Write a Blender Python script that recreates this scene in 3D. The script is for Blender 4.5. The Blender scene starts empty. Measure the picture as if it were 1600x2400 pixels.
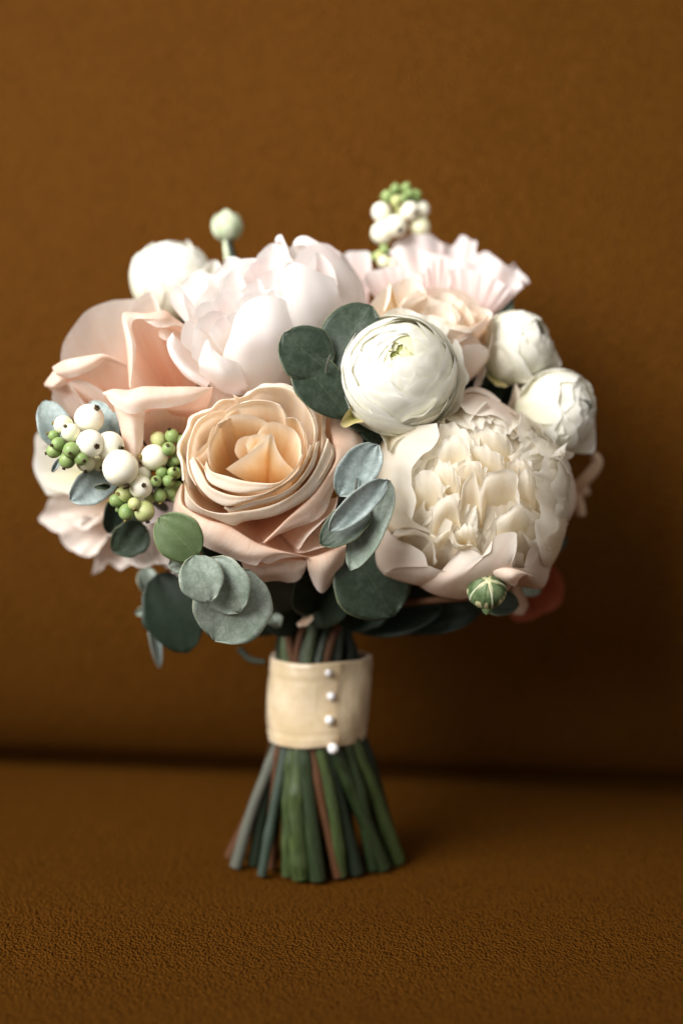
import bpy, math, random
import numpy as np
from mathutils import Vector, Matrix

random.seed(7)
rng = np.random.RandomState(11)
scene = bpy.context.scene
col = scene.collection

# ------------------------------------------------------------------ camera, light, exposure
FPX, PITCH, CAMH, CAMY = 3200.0, math.radians(5.0), 0.2964, -0.85
R_ = np.array([1.0, 0, 0])
U_ = np.array([0, math.sin(PITCH), math.cos(PITCH)])
F_ = np.array([0, math.cos(PITCH), -math.sin(PITCH)])
CAM = np.array([0, CAMY, CAMH])
cd = bpy.data.cameras.new('camera')
cam = bpy.data.objects.new('camera', cd)
col.objects.link(cam)
cam.location = CAM
cam.rotation_euler = (math.radians(90) - PITCH, 0, 0)
cd.sensor_fit = 'HORIZONTAL'
cd.sensor_width = 36
cd.lens = FPX / 1600 * 36
cd.clip_start = 0.02
cd.clip_end = 50
cd.dof.use_dof = True
cd.dof.focus_distance = 0.737
cd.dof.aperture_fstop = 3.1
scene.camera = cam

world = bpy.data.worlds.new('World')
scene.world = world
world.use_nodes = True
bgn = world.node_tree.nodes['Background']
bgn.inputs[0].default_value = (1.0, 0.94, 0.87, 1)
bgn.inputs[1].default_value = 0.40

def area(name, loc, target, sx, sy, energy, color, spread=180):
    ld = bpy.data.lights.new(name, 'AREA')
    ld.shape = 'RECTANGLE'
    ld.size, ld.size_y = sx, sy
    ld.energy = energy
    ld.color = color
    ld.spread = math.radians(spread)
    o = bpy.data.objects.new(name, ld)
    o.location = loc
    d = Vector(target) - Vector(loc)
    o.rotation_euler = d.to_track_quat('-Z', 'Y').to_euler()
    col.objects.link(o)
    return o
area('window_light', (-0.82, -0.74, 1.00), (-0.14, 0.05, 0.43), 1.05, 1.05, 9.4, (1.0, 0.985, 0.965), 70)

scene.view_settings.view_transform = 'Standard'
scene.view_settings.look = 'None'
scene.view_settings.exposure = 0.16
scene.view_settings.gamma = 1.0
scene.cycles.max_bounces = 10
scene.cycles.diffuse_bounces = 6
scene.cycles.transmission_bounces = 6
scene.cycles.caustics_reflective = False
scene.cycles.caustics_refractive = False

# ------------------------------------------------------------------ helpers
def W(px, py, d):
    """photo pixel plus depth (cm in front of the stem plane) -> world point"""
    z = 0.85 - np.asarray(d, float) / 100.0
    px = np.asarray(px, float); py = np.asarray(py, float)
    return (CAM + F_ * z[..., None] + R_ * ((px - 800) / FPX * z)[..., None]
            - U_ * ((py - 1200) / FPX * z)[..., None])

def ground(px, py):
    dirv = F_ + R_ * ((px - 800) / FPX) - U_ * ((py - 1200) / FPX)
    return CAM + dirv * (-CAM[2] / dirv[2])

def CD(x, y, z):
    v = R_ * x + U_ * y - F_ * z
    return v / np.linalg.norm(v)

def fr(x0, y0, s):
    def f(*pts):
        a = np.array([p if len(p) == 3 else (p[0], p[1], 0) for p in pts], float)
        return W(x0 + a[:, 0] / s, y0 + a[:, 1] / s, a[:, 2])
    return f

SRC = fr(0, 0, 1)

def spl(P, n):
    """Catmull-Rom through P, resampled to n points by length"""
    P = np.asarray(P, float)
    if len(P) == 1:
        return np.repeat(P, n, 0)
    E = np.vstack([2 * P[0] - P[1], P, 2 * P[-1] - P[-2]])
    out = []
    for i in range(1, len(E) - 2):
        p0, p1, p2, p3 = E[i - 1], E[i], E[i + 1], E[i + 2]
        t = np.linspace(0, 1, 12, endpoint=False)[:, None]
        out.append(0.5 * (2 * p1 + (p2 - p0) * t + (2 * p0 - 5 * p1 + 4 * p2 - p3) * t ** 2
                          + (3 * p1 - p0 - 3 * p2 + p3) * t ** 3))
    Q = np.vstack(out + [P[-1:]])
    L = np.concatenate([[0], np.cumsum(np.linalg.norm(np.diff(Q, axis=0), axis=1))])
    s = np.linspace(0, L[-1], n)
    return np.stack([np.interp(s, L, Q[:, k]) for k in range(3)], 1)

def grid_normals(G):
    du = np.gradient(G, axis=1); dv = np.gradient(G, axis=0)
    N = np.cross(du, dv)
    return N / np.maximum(np.linalg.norm(N, axis=2, keepdims=True), 1e-9)

def mesh_from(name, V, faces, uvs=None, mats=(), smooth=True):
    me = bpy.data.meshes.new(name)
    me.from_pydata(V.tolist() if hasattr(V, 'tolist') else V, [], faces)
    if uvs is not None:
        ul = me.uv_layers.new(name='UVMap')
        li = np.zeros(len(me.loops), dtype=np.int32)
        me.loops.foreach_get('vertex_index', li)
        ul.data.foreach_set('uv', np.asarray(uvs, float)[li].astype(np.float32).ravel())
    if smooth:
        me.polygons.foreach_set('use_smooth', np.ones(len(me.polygons), dtype=bool))
    for m in mats:
        me.materials.append(m)
    me.update()
    return me

def link(name, me, parent=None, loc=None):
    o = bpy.data.objects.new(name, me)
    col.objects.link(o)
    if parent is not None:
        o.parent = parent
    if loc is not None:
        o.location = loc
    return o

def tag(o, label=None, cat=None, group=None, kind=None):
    if label: o['label'] = label
    if cat: o['category'] = cat
    if group: o['group'] = group
    if kind: o['kind'] = kind
    return o

def thing(name, label, cat, loc, group=None):
    o = bpy.data.objects.new(name, None)
    o.empty_display_size = 0.02
    col.objects.link(o)
    o.location = Vector(loc)
    return tag(o, label, cat, group)

def grid_obj(name, G, mat, parent, thick=0.0, vp=1.0):
    """surface grid (nv, nu, 3) in world space -> object under parent"""
    nv, nu = G.shape[:2]
    org = np.array(parent.location)
    uu, vv = np.meshgrid(np.linspace(0, 1, nu), np.linspace(0, 1, nv) ** vp)
    uv = np.stack([uu.ravel(), vv.ravel()], 1)
    V = (G - org).reshape(-1, 3)
    F = []
    for j in range(nv - 1):
        for i in range(nu - 1):
            a = j * nu + i
            F.append((a, a + 1, a + nu + 1, a + nu))
    if thick > 0:
        N = grid_normals(G).reshape(-1, 3)
        V2 = V - N * thick
        o = len(V)
        F2 = [(f[3] + o, f[2] + o, f[1] + o, f[0] + o) for f in F]
        rim = ([(i, i + 1) for i in range(nu - 1)]
               + [(j * nu + nu - 1, (j + 1) * nu + nu - 1) for j in range(nv - 1)]
               + [((nv - 1) * nu + i + 1, (nv - 1) * nu + i) for i in range(nu - 1)]
               + [((j + 1) * nu, j * nu) for j in range(nv - 1)])
        F = F + F2 + [(b, a, a + o, b + o) for a, b in rim]
        V = np.vstack([V, V2]); uv = np.vstack([uv, uv])
    return link(name, mesh_from(name, V, F, uv, [mat]), parent)

def wob(u, v, amp, fu, fv, n=4):
    s = 0
    for k in range(n):
        s = s + np.sin(u * fu * (0.6 + rng.rand()) * 6.28 + v * fv * (0.4 + rng.rand()) * 6.28 + rng.rand() * 6.28)
    return amp * s / n

def loft(secs, base, axis, nu=26, n0=9, ns=6, p=1.6, q=1.4, belly=0.0, spread=0.12, bulge=0.0, bdir=None,
         ruf=0.0, rf=5, noise=0.0006, jag=0.0, lip=0.0012, rw=2.5):
    S = [spl(s, nu) for s in secs]
    base = np.asarray(base, float)
    B = base + spread * (S[0] - S[0].mean(0))
    rel = S[0] - B
    a = (rel @ axis)[:, None] * axis
    l = rel - a
    rows = []
    for t in np.linspace(0, 1, n0):
        fl = 1 - (1 - t) ** p + belly * math.sin(math.pi * t)
        fa = t ** q
        rows.append(B + l * fl + a * fa)
    if len(S) > 1:
        pts = [rows[-3]] + S
        ext = pts + [2 * pts[-1] - pts[-2]]
        for i in range(1, len(ext) - 2):
            p0, p1, p2, p3 = ext[i - 1], ext[i], ext[i + 1], ext[i + 2]
            for t in np.linspace(0, 1, ns + 1)[1:]:
                rows.append(0.5 * (2 * p1 + (p2 - p0) * t + (2 * p0 - 5 * p1 + 4 * p2 - p3) * t ** 2
                                   + (3 * p1 - p0 - 3 * p2 + p3) * t ** 3))
    G = np.stack(rows, 0)
    nv = G.shape[0]
    uu, vv = np.meshgrid(np.linspace(0, 1, nu), np.linspace(0, 1, nv))
    if bulge:
        bd = axis if bdir is None else bdir
        G = G + bd * (bulge * np.sin(math.pi * uu) * np.sin(math.pi * np.minimum(vv * 1.05, 1)))[..., None]
    if lip and len(S) == 1:
        lu = l / np.maximum(np.linalg.norm(l, axis=1, keepdims=True), 1e-6)
        G = G + (lu[None] - 0.35 * axis) * (lip * vv ** 9 * np.sin(math.pi * uu) ** 0.5)[..., None]
    N = grid_normals(G)
    disp = wob(uu, vv, noise, 2.0, 1.5) * vv
    if ruf:
        disp = disp + wob(uu, vv * 0.2, ruf, rf, 0.4) * vv ** rw
    G = G + N * disp[..., None]
    if jag:
        T = np.gradient(G, axis=0)
        T = T / np.maximum(np.linalg.norm(T, axis=2, keepdims=True), 1e-9)
        j = np.interp(np.linspace(0, 1, nu), np.linspace(0, 1, 12), rng.randn(12)) * jag
        G = G + T * (j[None, :] * vv ** 6)[..., None]
    return G

def lips(crease, edge, up=0.0014, tuck=0.004, n=24):
    """crease and turned-out edge -> sections of a soft roll: crease, crown, edge, underside"""
    a, b = spl(crease, n), spl(edge, n)
    w = np.sin(np.linspace(0, math.pi, n))[:, None] ** 0.6
    mid = (a + b) / 2 - F_ * up * w
    und = b + (a - b) * 0.18 * w + F_ * tuck * w
    return [a, mid, b, und]

def frame_from_axis(ax):
    z = np.asarray(ax, float); z = z / np.linalg.norm(z)
    x = np.cross(U_, z)
    if np.linalg.norm(x) < 1e-3:
        x = np.cross(R_, z)
    x /= np.linalg.norm(x)
    return np.stack([x, np.cross(z, x), z], 1)

def shell(C, A, r, th0, th1, phi, w, flare=0.05, tuck=0.0, round_=0.35, notch=0.0, squash=(1, 1, 1), nu=20, nv=12,
          noise=0.0003, curl=0.0, fp=3):
    """petal lying on a ball: from polar angle th0 (near the stem) up to its rim at th1"""
    u = np.linspace(-1, 1, nu); t = np.linspace(0, 1, nv)
    uu, tt = np.meshgrid(u, t)
    nz = np.interp(u, np.linspace(-1, 1, 13), rng.randn(13)) * notch
    rim = th1 + round_ * np.abs(uu) ** 2.6 * (th0 - th1) + nz[None, :]
    th = th0 + (rim - th0) * tt
    ph = phi + uu * w / 2 * (0.55 + 0.45 * np.sin(np.minimum(tt * 1.3, 1) * math.pi / 2))
    rad = r * (1 + flare * tt ** fp + tuck * uu + curl * np.abs(uu) ** 3 * tt)
    L = np.stack([rad * np.sin(th) * np.cos(ph) * squash[0], rad * np.sin(th) * np.sin(ph) * squash[1],
                  rad * np.cos(th) * squash[2]], -1)
    G = C + L @ A.T
    N = grid_normals(G)
    return G + N * (wob(uu, tt, noise, 1.5, 1.0) * tt)[..., None]

def tube_mesh(name, path, rad, mat, org, sides=10, n=30, wobble=0.0, nodes=()):
    P = spl(path, n)
    T = np.gradient(P, axis=0); T /= np.linalg.norm(T, axis=1, keepdims=True)
    ref = np.array([0.3, 1, 0.1]); ref /= np.linalg.norm(ref)
    rr = np.interp(np.linspace(0, 1, n), np.linspace(0, 1, len(rad)), rad)
    rr = rr * (1 + wobble * np.interp(np.linspace(0, 1, n), np.linspace(0, 1, 9), rng.randn(9)))
    for t0 in nodes:
        rr = rr * (1 + 0.19 * np.exp(-((np.linspace(0, 1, n) - t0) / 0.018) ** 2))
    X = np.cross(T, ref); X /= np.linalg.norm(X, axis=1, keepdims=True)
    Y = np.cross(T, X)
    V, uv = [], []
    for i in range(n):
        for k in range(sides):
            a = 2 * math.pi * k / sides
            V.append(P[i] + rr[i] * (math.cos(a) * X[i] + math.sin(a) * Y[i]) - org)
            uv.append((k / sides, i / (n - 1)))
    F = []
    for i in range(n - 1):
        for k in range(sides):
            F.append((i * sides + k, i * sides + (k + 1) % sides, (i + 1) * sides + (k + 1) % sides, (i + 1) * sides + k))
    o = len(V)
    V += V[:sides] + V[-sides:]
    uv += uv[:sides] + uv[-sides:]
    F.append(tuple(range(o + sides - 1, o - 1, -1)))
    F.append(tuple(o + sides + k for k in range(sides)))
    return mesh_from(name, np.array(V), F, uv, [mat])

# ------------------------------------------------------------------ materials
def newmat(name):
    m = bpy.data.materials.new(name)
    m.use_nodes = True
    nt = m.node_tree
    nt.nodes.clear()
    out = nt.nodes.new('ShaderNodeOutputMaterial')
    return m, nt, out

def N(nt, typ, **kw):
    n = nt.nodes.new(typ)
    for k, v in kw.items():
        if isinstance(k, str) and hasattr(n, k):
            setattr(n, k, v)
    return n

def ramp(nt, stops):
    r = nt.nodes.new('ShaderNodeValToRGB')
    e = r.color_ramp.elements
    while len(e) < len(stops):
        e.new(0.5)
    for el, (p, c) in zip(e, stops):
        el.position = p
        el.color = (*c, 1)
    return r

def mapped_noise(nt, coord, scale, vec=(1, 1, 1), detail=3, rough=0.55):
    mp = nt.nodes.new('ShaderNodeMapping')
    mp.inputs['Scale'].default_value = vec
    nt.links.new(coord, mp.inputs['Vector'])
    nz = nt.nodes.new('ShaderNodeTexNoise')
    nz.inputs['Scale'].default_value = scale
    nz.inputs['Detail'].default_value = detail
    nz.inputs['Roughness'].default_value = rough
    nt.links.new(mp.outputs[0], nz.inputs['Vector'])
    return nz.outputs['Fac']

def mixc(nt, fac, a, b, mode='MIX'):
    n = nt.nodes.new('ShaderNodeMix')
    n.data_type = 'RGBA'
    n.blend_type = mode
    for sock, val in ((n.inputs[0], fac), (n.inputs[6], a), (n.inputs[7], b)):
        if hasattr(val, 'is_linked') or hasattr(val, 'links'):
            nt.links.new(val, sock)
        elif isinstance(val, (tuple, list)):
            sock.default_value = (*val, 1)
        else:
            sock.default_value = val
    return n.outputs[2]

def mrange(nt, val, a, b, c, d):
    n = nt.nodes.new('ShaderNodeMapRange')
    n.inputs[1].default_value = a; n.inputs[2].default_value = b
    n.inputs[3].default_value = c; n.inputs[4].default_value = d
    nt.links.new(val, n.inputs[0])
    return n.outputs[0]

def petal_mat(name, stops, trans=0.3, streak=0.12, bump=0.15, su=34, sv=2.2, rough=0.6, blush=None, brown=0.0):
    m, nt, out = newmat(name)
    tc = N(nt, 'ShaderNodeTexCoord')
    sep = N(nt, 'ShaderNodeSeparateXYZ')
    nt.links.new(tc.outputs['UV'], sep.inputs[0])
    oi = N(nt, 'ShaderNodeObjectInfo')
    geo = N(nt, 'ShaderNodeNewGeometry')
    # position along the petal, a little uneven
    nz = mapped_noise(nt, tc.outputs['UV'], 3.0, (2, 1, 1), 2)
    add = N(nt, 'ShaderNodeMath', operation='ADD')
    nt.links.new(sep.outputs[1], add.inputs[0])
    nt.links.new(mrange(nt, nz, 0.3, 0.7, -0.10, 0.10), add.inputs[1])
    r = ramp(nt, stops)
    nt.links.new(add.outputs[0], r.inputs[0])
    c = r.outputs[0]
    st = mapped_noise(nt, tc.outputs['UV'], 1.0, (su, sv, 1), 3)
    c = mixc(nt, streak, c, mixc(nt, mrange(nt, st, 0.3, 0.7, 0, 1), stops[0][1], (1, 1, 1)), 'MULTIPLY')
    if blush:
        b = mapped_noise(nt, geo.outputs['Position'], 28.0, (1, 1, 1), 2)
        c = mixc(nt, mrange(nt, b, 0.5, 0.72, 0, blush[1]), c, blush[0])
    if brown:
        bn = mapped_noise(nt, geo.outputs['Position'], 190.0, (1, 1, 1), 3)
        nearrim = mrange(nt, sep.outputs[1], 0.90, 1.0, 0, 1)
        mb = N(nt, 'ShaderNodeMath', operation='MULTIPLY')
        nt.links.new(nearrim, mb.inputs[0]); nt.links.new(mrange(nt, bn, 0.50, 0.66, 0, brown), mb.inputs[1])
        c = mixc(nt, mb.outputs[0], c, (0.62, 0.40, 0.20))
    # small per-petal difference
    c = mixc(nt, mrange(nt, oi.outputs['Random'], 0, 1, 0.0, 0.10), c, (0.86, 0.80, 0.70), 'MULTIPLY')
    bp = N(nt, 'ShaderNodeBump')
    bp.inputs['Strength'].default_value = bump
    bp.inputs['Distance'].default_value = 0.0008
    fine = mapped_noise(nt, tc.outputs['UV'], 1.0, (su * 2.2, sv * 3, 1), 4)
    nt.links.new(fine, bp.inputs['Height'])
    pr = N(nt, 'ShaderNodeBsdfPrincipled')
    pr.inputs['Roughness'].default_value = rough
    pr.inputs['Specular IOR Level'].default_value = 0.22
    pr.inputs['Sheen Weight'].default_value = 0.05
    nt.links.new(c, pr.inputs['Base Color'])
    nt.links.new(bp.outputs[0], pr.inputs['Normal'])
    tr = N(nt, 'ShaderNodeBsdfTranslucent')
    nt.links.new(c, tr.inputs['Color'])
    ms = N(nt, 'ShaderNodeMixShader')
    ms.inputs[0].default_value = trans
    nt.links.new(pr.outputs[0], ms.inputs[1])
    nt.links.new(tr.outputs[0], ms.inputs[2])
    nt.links.new(ms.outputs[0], out.inputs[0])
    return m

def leaf_mat(name, c1, c2, edge, vein, rough=0.5, spec=0.35, bloom=(0.5, 0.6, 0.58), bloom_amt=0.55, trans=0.08):
    m, nt, out = newmat(name)
    tc = N(nt, 'ShaderNodeTexCoord')
    geo = N(nt, 'ShaderNodeNewGeometry')
    sep = N(nt, 'ShaderNodeSeparateXYZ')
    nt.links.new(tc.outputs['UV'], sep.inputs[0])
    def math_(op, a, b=None):
        n = N(nt, 'ShaderNodeMath', operation=op)
        for s, v in zip(n.inputs, (a, b)):
            if v is None: continue
            if isinstance(v, (int, float)): s.default_value = v
            else: nt.links.new(v, s)
        return n.outputs[0]
    ua = math_('ABSOLUTE', math_('SUBTRACT', sep.outputs[0], 0.5))
    n1 = mapped_noise(nt, geo.outputs['Position'], 70, (1, 1, 1), 5, 0.65)
    c = mixc(nt, mrange(nt, n1, 0.35, 0.65, 0, 1), c1, c2)
    n2 = mapped_noise(nt, geo.outputs['Position'], 240, (1, 1, 1), 4, 0.7)
    c = mixc(nt, mrange(nt, n2, 0.42, 0.7, 0, bloom_amt), c, bloom)
    # veins: a midrib and fine side veins
    side = math_('SINE', math_('MULTIPLY', math_('SUBTRACT', sep.outputs[1], math_('MULTIPLY', ua, 0.9)), 48.0))
    vn = mrange(nt, side, 0.90, 1.0, 0, 0.05)
    c = mixc(nt, vn, c, vein)
    c = mixc(nt, mrange(nt, ua, 0.004, 0.018, 0.35, 0.0), c, vein)
    c = mixc(nt, mrange(nt, ua, 0.478, 0.496, 0.0, 0.65), c, edge)
    n3 = mapped_noise(nt, geo.outputs['Position'], 26, (1, 1, 1), 3)
    c = mixc(nt, mrange(nt, n3, 0.68, 0.76, 0, 0.22), c, (0.10, 0.075, 0.03))
    vor = N(nt, 'ShaderNodeTexVoronoi')
    vor.feature = 'DISTANCE_TO_EDGE'
    vor.inputs['Scale'].default_value = 210
    wn = N(nt, 'ShaderNodeTexNoise'); wn.inputs['Scale'].default_value = 120
    nt.links.new(geo.outputs['Position'], wn.inputs['Vector'])
    wv = N(nt, 'ShaderNodeVectorMath', operation='MULTIPLY_ADD')
    nt.links.new(wn.outputs['Color'], wv.inputs[0]); wv.inputs[1].default_value = (0.006, 0.006, 0.006)
    nt.links.new(geo.outputs['Position'], wv.inputs[2])
    nt.links.new(wv.outputs[0], vor.inputs['Vector'])
    c = mixc(nt, mrange(nt, vor.outputs['Distance'], 0.0, 0.08, 0.55, 0.0), c, c1)
    n4 = mapped_noise(nt, geo.outputs['Position'], 45, (1, 1, 1), 4, 0.6)
    c = mixc(nt, mrange(nt, n4, 0.52, 0.68, 0, 0.45), c, c1)
    bp = N(nt, 'ShaderNodeBump')
    bp.inputs['Strength'].default_value = 0.25
    bp.inputs['Distance'].default_value = 0.0006
    nt.links.new(math_('ADD', n2, math_('MULTIPLY', side, 0.04)), bp.inputs['Height'])
    pr = N(nt, 'ShaderNodeBsdfPrincipled')
    pr.inputs['Roughness'].default_value = rough
    pr.inputs['Specular IOR Level'].default_value = spec
    nt.links.new(c, pr.inputs['Base Color'])
    nt.links.new(bp.outputs[0], pr.inputs['Normal'])
    tr = N(nt, 'ShaderNodeBsdfTranslucent')
    nt.links.new(c, tr.inputs['Color'])
    ms = N(nt, 'ShaderNodeMixShader')
    ms.inputs[0].default_value = trans
    nt.links.new(pr.outputs[0], ms.inputs[1])
    nt.links.new(tr.outputs[0], ms.inputs[2])
    nt.links.new(ms.outputs[0], out.inputs[0])
    return m

def noise_mat(name, c1, c2, scale=60, vec=(1, 1, 1), rough=0.5, spec=0.4, bump=0.2, dist=0.001, sss=0.0, sssr=(1, .8, .5),
              coord='Position', lo=0.35, hi=0.65, sheen=0.0, coat=0.0):
    m, nt, out = newmat(name)
    if coord == 'UV' or coord == 'Object':
        tc = N(nt, 'ShaderNodeTexCoord'); cs = tc.outputs[coord]
    else:
        cs = N(nt, 'ShaderNodeNewGeometry').outputs['Position']
    n1 = mapped_noise(nt, cs, scale, vec, 4)
    c = mixc(nt, mrange(nt, n1, lo, hi, 0, 1), c1, c2)
    pr = N(nt, 'ShaderNodeBsdfPrincipled')
    pr.inputs['Roughness'].default_value = rough
    pr.inputs['Specular IOR Level'].default_value = spec
    pr.inputs['Sheen Weight'].default_value = sheen
    pr.inputs['Coat Weight'].default_value = coat
    nt.links.new(c, pr.inputs['Base Color'])
    if sss:
        pr.inputs['Subsurface Weight'].default_value = sss
        pr.inputs['Subsurface Radius'].default_value = sssr
        pr.inputs['Subsurface Scale'].default_value = 0.003
    if bump:
        bp = N(nt, 'ShaderNodeBump')
        bp.inputs['Strength'].default_value = bump
        bp.inputs['Distance'].default_value = dist
        nt.links.new(mapped_noise(nt, cs, scale * 3, vec, 4), bp.inputs['Height'])
        nt.links.new(bp.outputs[0], pr.inputs['Normal'])
    nt.links.new(pr.outputs[0], out.inputs[0])
    return m

def leather_mat(name, c1, c2, c3):
    m, nt, out = newmat(name)
    tc = N(nt, 'ShaderNodeTexCoord')
    co = tc.outputs['UV']          # UV is in metres on the sofa surfaces
    n1 = mapped_noise(nt, co, 11, (1, 1, 1), 3)
    c = mixc(nt, mrange(nt, n1, 0.1, 0.9, 0, 1), c1, c2)
    warp = N(nt, 'ShaderNodeTexNoise'); warp.inputs['Scale'].default_value = 340
    nt.links.new(co, warp.inputs['Vector'])
    mp = N(nt, 'ShaderNodeMapping'); mp.inputs['Scale'].default_value = (820, 560, 1)
    mp.inputs['Rotation'].default_value = (0, 0, 0.5)
    nt.links.new(co, mp.inputs['Vector'])
    wv = N(nt, 'ShaderNodeVectorMath', operation='MULTIPLY_ADD')
    nt.links.new(warp.outputs['Color'], wv.inputs[0])
    wv.inputs[1].default_value = (0.9, 0.9, 0)
    nt.links.new(mp.outputs[0], wv.inputs[2])
    vo = N(nt, 'ShaderNodeTexVoronoi'); vo.feature = 'SMOOTH_F1'
    vo.inputs['Scale'].default_value = 1.0
    nt.links.new(wv.outputs[0], vo.inputs['Vector'])
    grain = vo.outputs['Distance']
    c = mixc(nt, mrange(nt, grain, 0.32, 0.72, 0, 0.60), c, c3)
    inv = N(nt, 'ShaderNodeMath', operation='SUBTRACT'); inv.inputs[0].default_value = 1.0
    nt.links.new(grain, inv.inputs[1])
    bp = N(nt, 'ShaderNodeBump'); bp.inputs['Strength'].default_value = 1.0
    bp.inputs['Distance'].default_value = 0.0026
    nt.links.new(inv.outputs[0], bp.inputs['Height'])
    pr = N(nt, 'ShaderNodeBsdfPrincipled')
    pr.inputs['Roughness'].default_value = 0.6
    pr.inputs['Specular IOR Level'].default_value = 0.03
    nt.links.new(c, pr.inputs['Base Color'])
    nt.links.new(bp.outputs[0], pr.inputs['Normal'])
    nt.links.new(pr.outputs[0], out.inputs[0])
    return m

M = {}
M['rose'] = petal_mat('peach_rose_petal', [(0.0, (0.90, 0.56, 0.20)), (0.45, (0.92, 0.73, 0.46)), (0.75, (0.925, 0.83, 0.69)), (1.0, (0.94, 0.90, 0.84))],
                      trans=0.40, streak=0.2, bump=0.35, brown=0.45)
M['rose_in'] = petal_mat('apricot_rose_heart_petal', [(0.0, (0.93, 0.54, 0.17)), (0.50, (0.95, 0.72, 0.40)), (0.82, (0.95, 0.84, 0.64)), (1.0, (0.95, 0.89, 0.78))],
                      trans=0.42, streak=0.15, bump=0.25)
M['rose_out'] = petal_mat('blush_rose_outer_petal', [(0.0, (0.84, 0.48, 0.29)), (0.45, (0.88, 0.66, 0.51)), (0.8, (0.90, 0.77, 0.65)), (1.0, (0.92, 0.84, 0.76))],
                          trans=0.3, streak=0.22, bump=0.4, brown=0.4)
M['blush'] = petal_mat('blush_petal', [(0.0, (0.88, 0.47, 0.29)), (0.40, (0.905, 0.70, 0.57)), (0.75, (0.925, 0.83, 0.725)), (1.0, (0.94, 0.90, 0.85))],
                       trans=0.46, streak=0.12, bump=0.25, brown=0.3)
M['peony'] = petal_mat('white_pink_peony_petal', [(0.0, (0.86, 0.78, 0.58)), (0.3, (0.93, 0.88, 0.83)), (0.7, (0.94, 0.905, 0.885)), (1.0, (0.95, 0.935, 0.925))],
                       trans=0.48, streak=0.06, bump=0.15, blush=((0.91, 0.74, 0.73), 0.55))
M['ivory'] = petal_mat('ivory_peony_petal', [(0.0, (0.93, 0.72, 0.36)), (0.3, (0.94, 0.85, 0.66)), (0.7, (0.935, 0.89, 0.79)), (1.0, (0.94, 0.92, 0.865))],  # deeper orange at the petal base paints in warm golden shadow
                       trans=0.58, streak=0.06, bump=0.18)
M['ivory_out'] = petal_mat('ivory_peony_guard_petal', [(0.0, (0.84, 0.66, 0.46)), (0.4, (0.86, 0.69, 0.56)), (0.8, (0.88, 0.76, 0.66)), (1.0, (0.90, 0.84, 0.76))],
                           trans=0.35, streak=0.07, bump=0.15)
M['ran'] = petal_mat('white_ranunculus_petal', [(0.0, (0.70, 0.70, 0.40)), (0.45, (0.88, 0.86, 0.70)), (0.82, (0.91, 0.895, 0.79)), (0.93, (0.94, 0.93, 0.86)), (1.0, (0.95, 0.945, 0.905))],
                     trans=0.35, streak=0.05, bump=0.12)
M['ran_core'] = petal_mat('green_ranunculus_core_petal', [(0.0, (0.55, 0.58, 0.20)), (0.6, (0.74, 0.73, 0.40)), (1.0, (0.86, 0.85, 0.64))],
                          trans=0.3, streak=0.05, bump=0.12)
M['lis'] = petal_mat('pink_lisianthus_petal', [(0.0, (0.86, 0.50, 0.42)), (0.45, (0.89, 0.68, 0.63)), (0.8, (0.91, 0.79, 0.76)), (1.0, (0.93, 0.88, 0.87))],
                     trans=0.42, streak=0.05, bump=0.06)
M['pale'] = petal_mat('pale_pink_petal', [(0.0, (0.80, 0.62, 0.42)), (0.5, (0.85, 0.72, 0.64)), (1.0, (0.89, 0.82, 0.76))], trans=0.35, streak=0.1, bump=0.15)
M['tan'] = petal_mat('tan_petal', [(0.0, (0.62, 0.36, 0.16)), (0.5, (0.72, 0.52, 0.36)), (1.0, (0.80, 0.62, 0.46))], trans=0.3, streak=0.1)
M['red'] = petal_mat('coral_red_petal', [(0.0, (0.22, 0.035, 0.01)), (0.6, (0.30, 0.055, 0.015)), (1.0, (0.34, 0.08, 0.03))], trans=0.25, streak=0.1)
M['sepal'] = petal_mat('yellow_green_sepal', [(0.0, (0.30, 0.33, 0.08)), (0.6, (0.42, 0.40, 0.13)), (1.0, (0.60, 0.50, 0.25))], trans=0.2, streak=0.2)
M['euc_pale'] = leaf_mat('pale_eucalyptus_leaf', (0.15, 0.195, 0.145), (0.27, 0.315, 0.26), (0.36, 0.34, 0.22), (0.36, 0.40, 0.31), bloom=(0.40, 0.45, 0.41))
M['euc_blue'] = leaf_mat('blue_grey_eucalyptus_leaf', (0.20, 0.255, 0.24), (0.33, 0.39, 0.37), (0.40, 0.42, 0.36), (0.46, 0.52, 0.48), bloom=(0.50, 0.58, 0.58))
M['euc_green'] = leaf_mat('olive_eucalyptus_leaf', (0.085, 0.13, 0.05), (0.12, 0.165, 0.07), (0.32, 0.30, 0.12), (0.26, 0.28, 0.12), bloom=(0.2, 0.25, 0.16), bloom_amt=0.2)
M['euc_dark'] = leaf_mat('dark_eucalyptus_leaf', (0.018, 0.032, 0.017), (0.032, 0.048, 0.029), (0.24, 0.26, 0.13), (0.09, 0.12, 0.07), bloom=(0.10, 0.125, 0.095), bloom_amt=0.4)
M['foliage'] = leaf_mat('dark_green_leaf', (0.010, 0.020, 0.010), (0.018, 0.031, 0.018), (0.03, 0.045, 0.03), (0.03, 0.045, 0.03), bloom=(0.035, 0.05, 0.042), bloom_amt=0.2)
M['stem_green'] = noise_mat('green_stem', (0.008, 0.018, 0.006), (0.034, 0.054, 0.018), 20, (3, 0.9, 1), 0.34, 0.6, 0.4, coord='UV', lo=0.42, hi=0.62)
M['stem_bright'] = noise_mat('bright_green_stem', (0.018, 0.034, 0.010), (0.075, 0.105, 0.032), 20, (3, 0.9, 1), 0.34, 0.6, 0.4, coord='UV', lo=0.42, hi=0.62)
M['stem_blue'] = noise_mat('blue_green_stem', (0.016, 0.028, 0.018), (0.055, 0.078, 0.054), 26, (4, 0.7, 1), 0.5, 0.4, 0.3, coord='UV')
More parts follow.
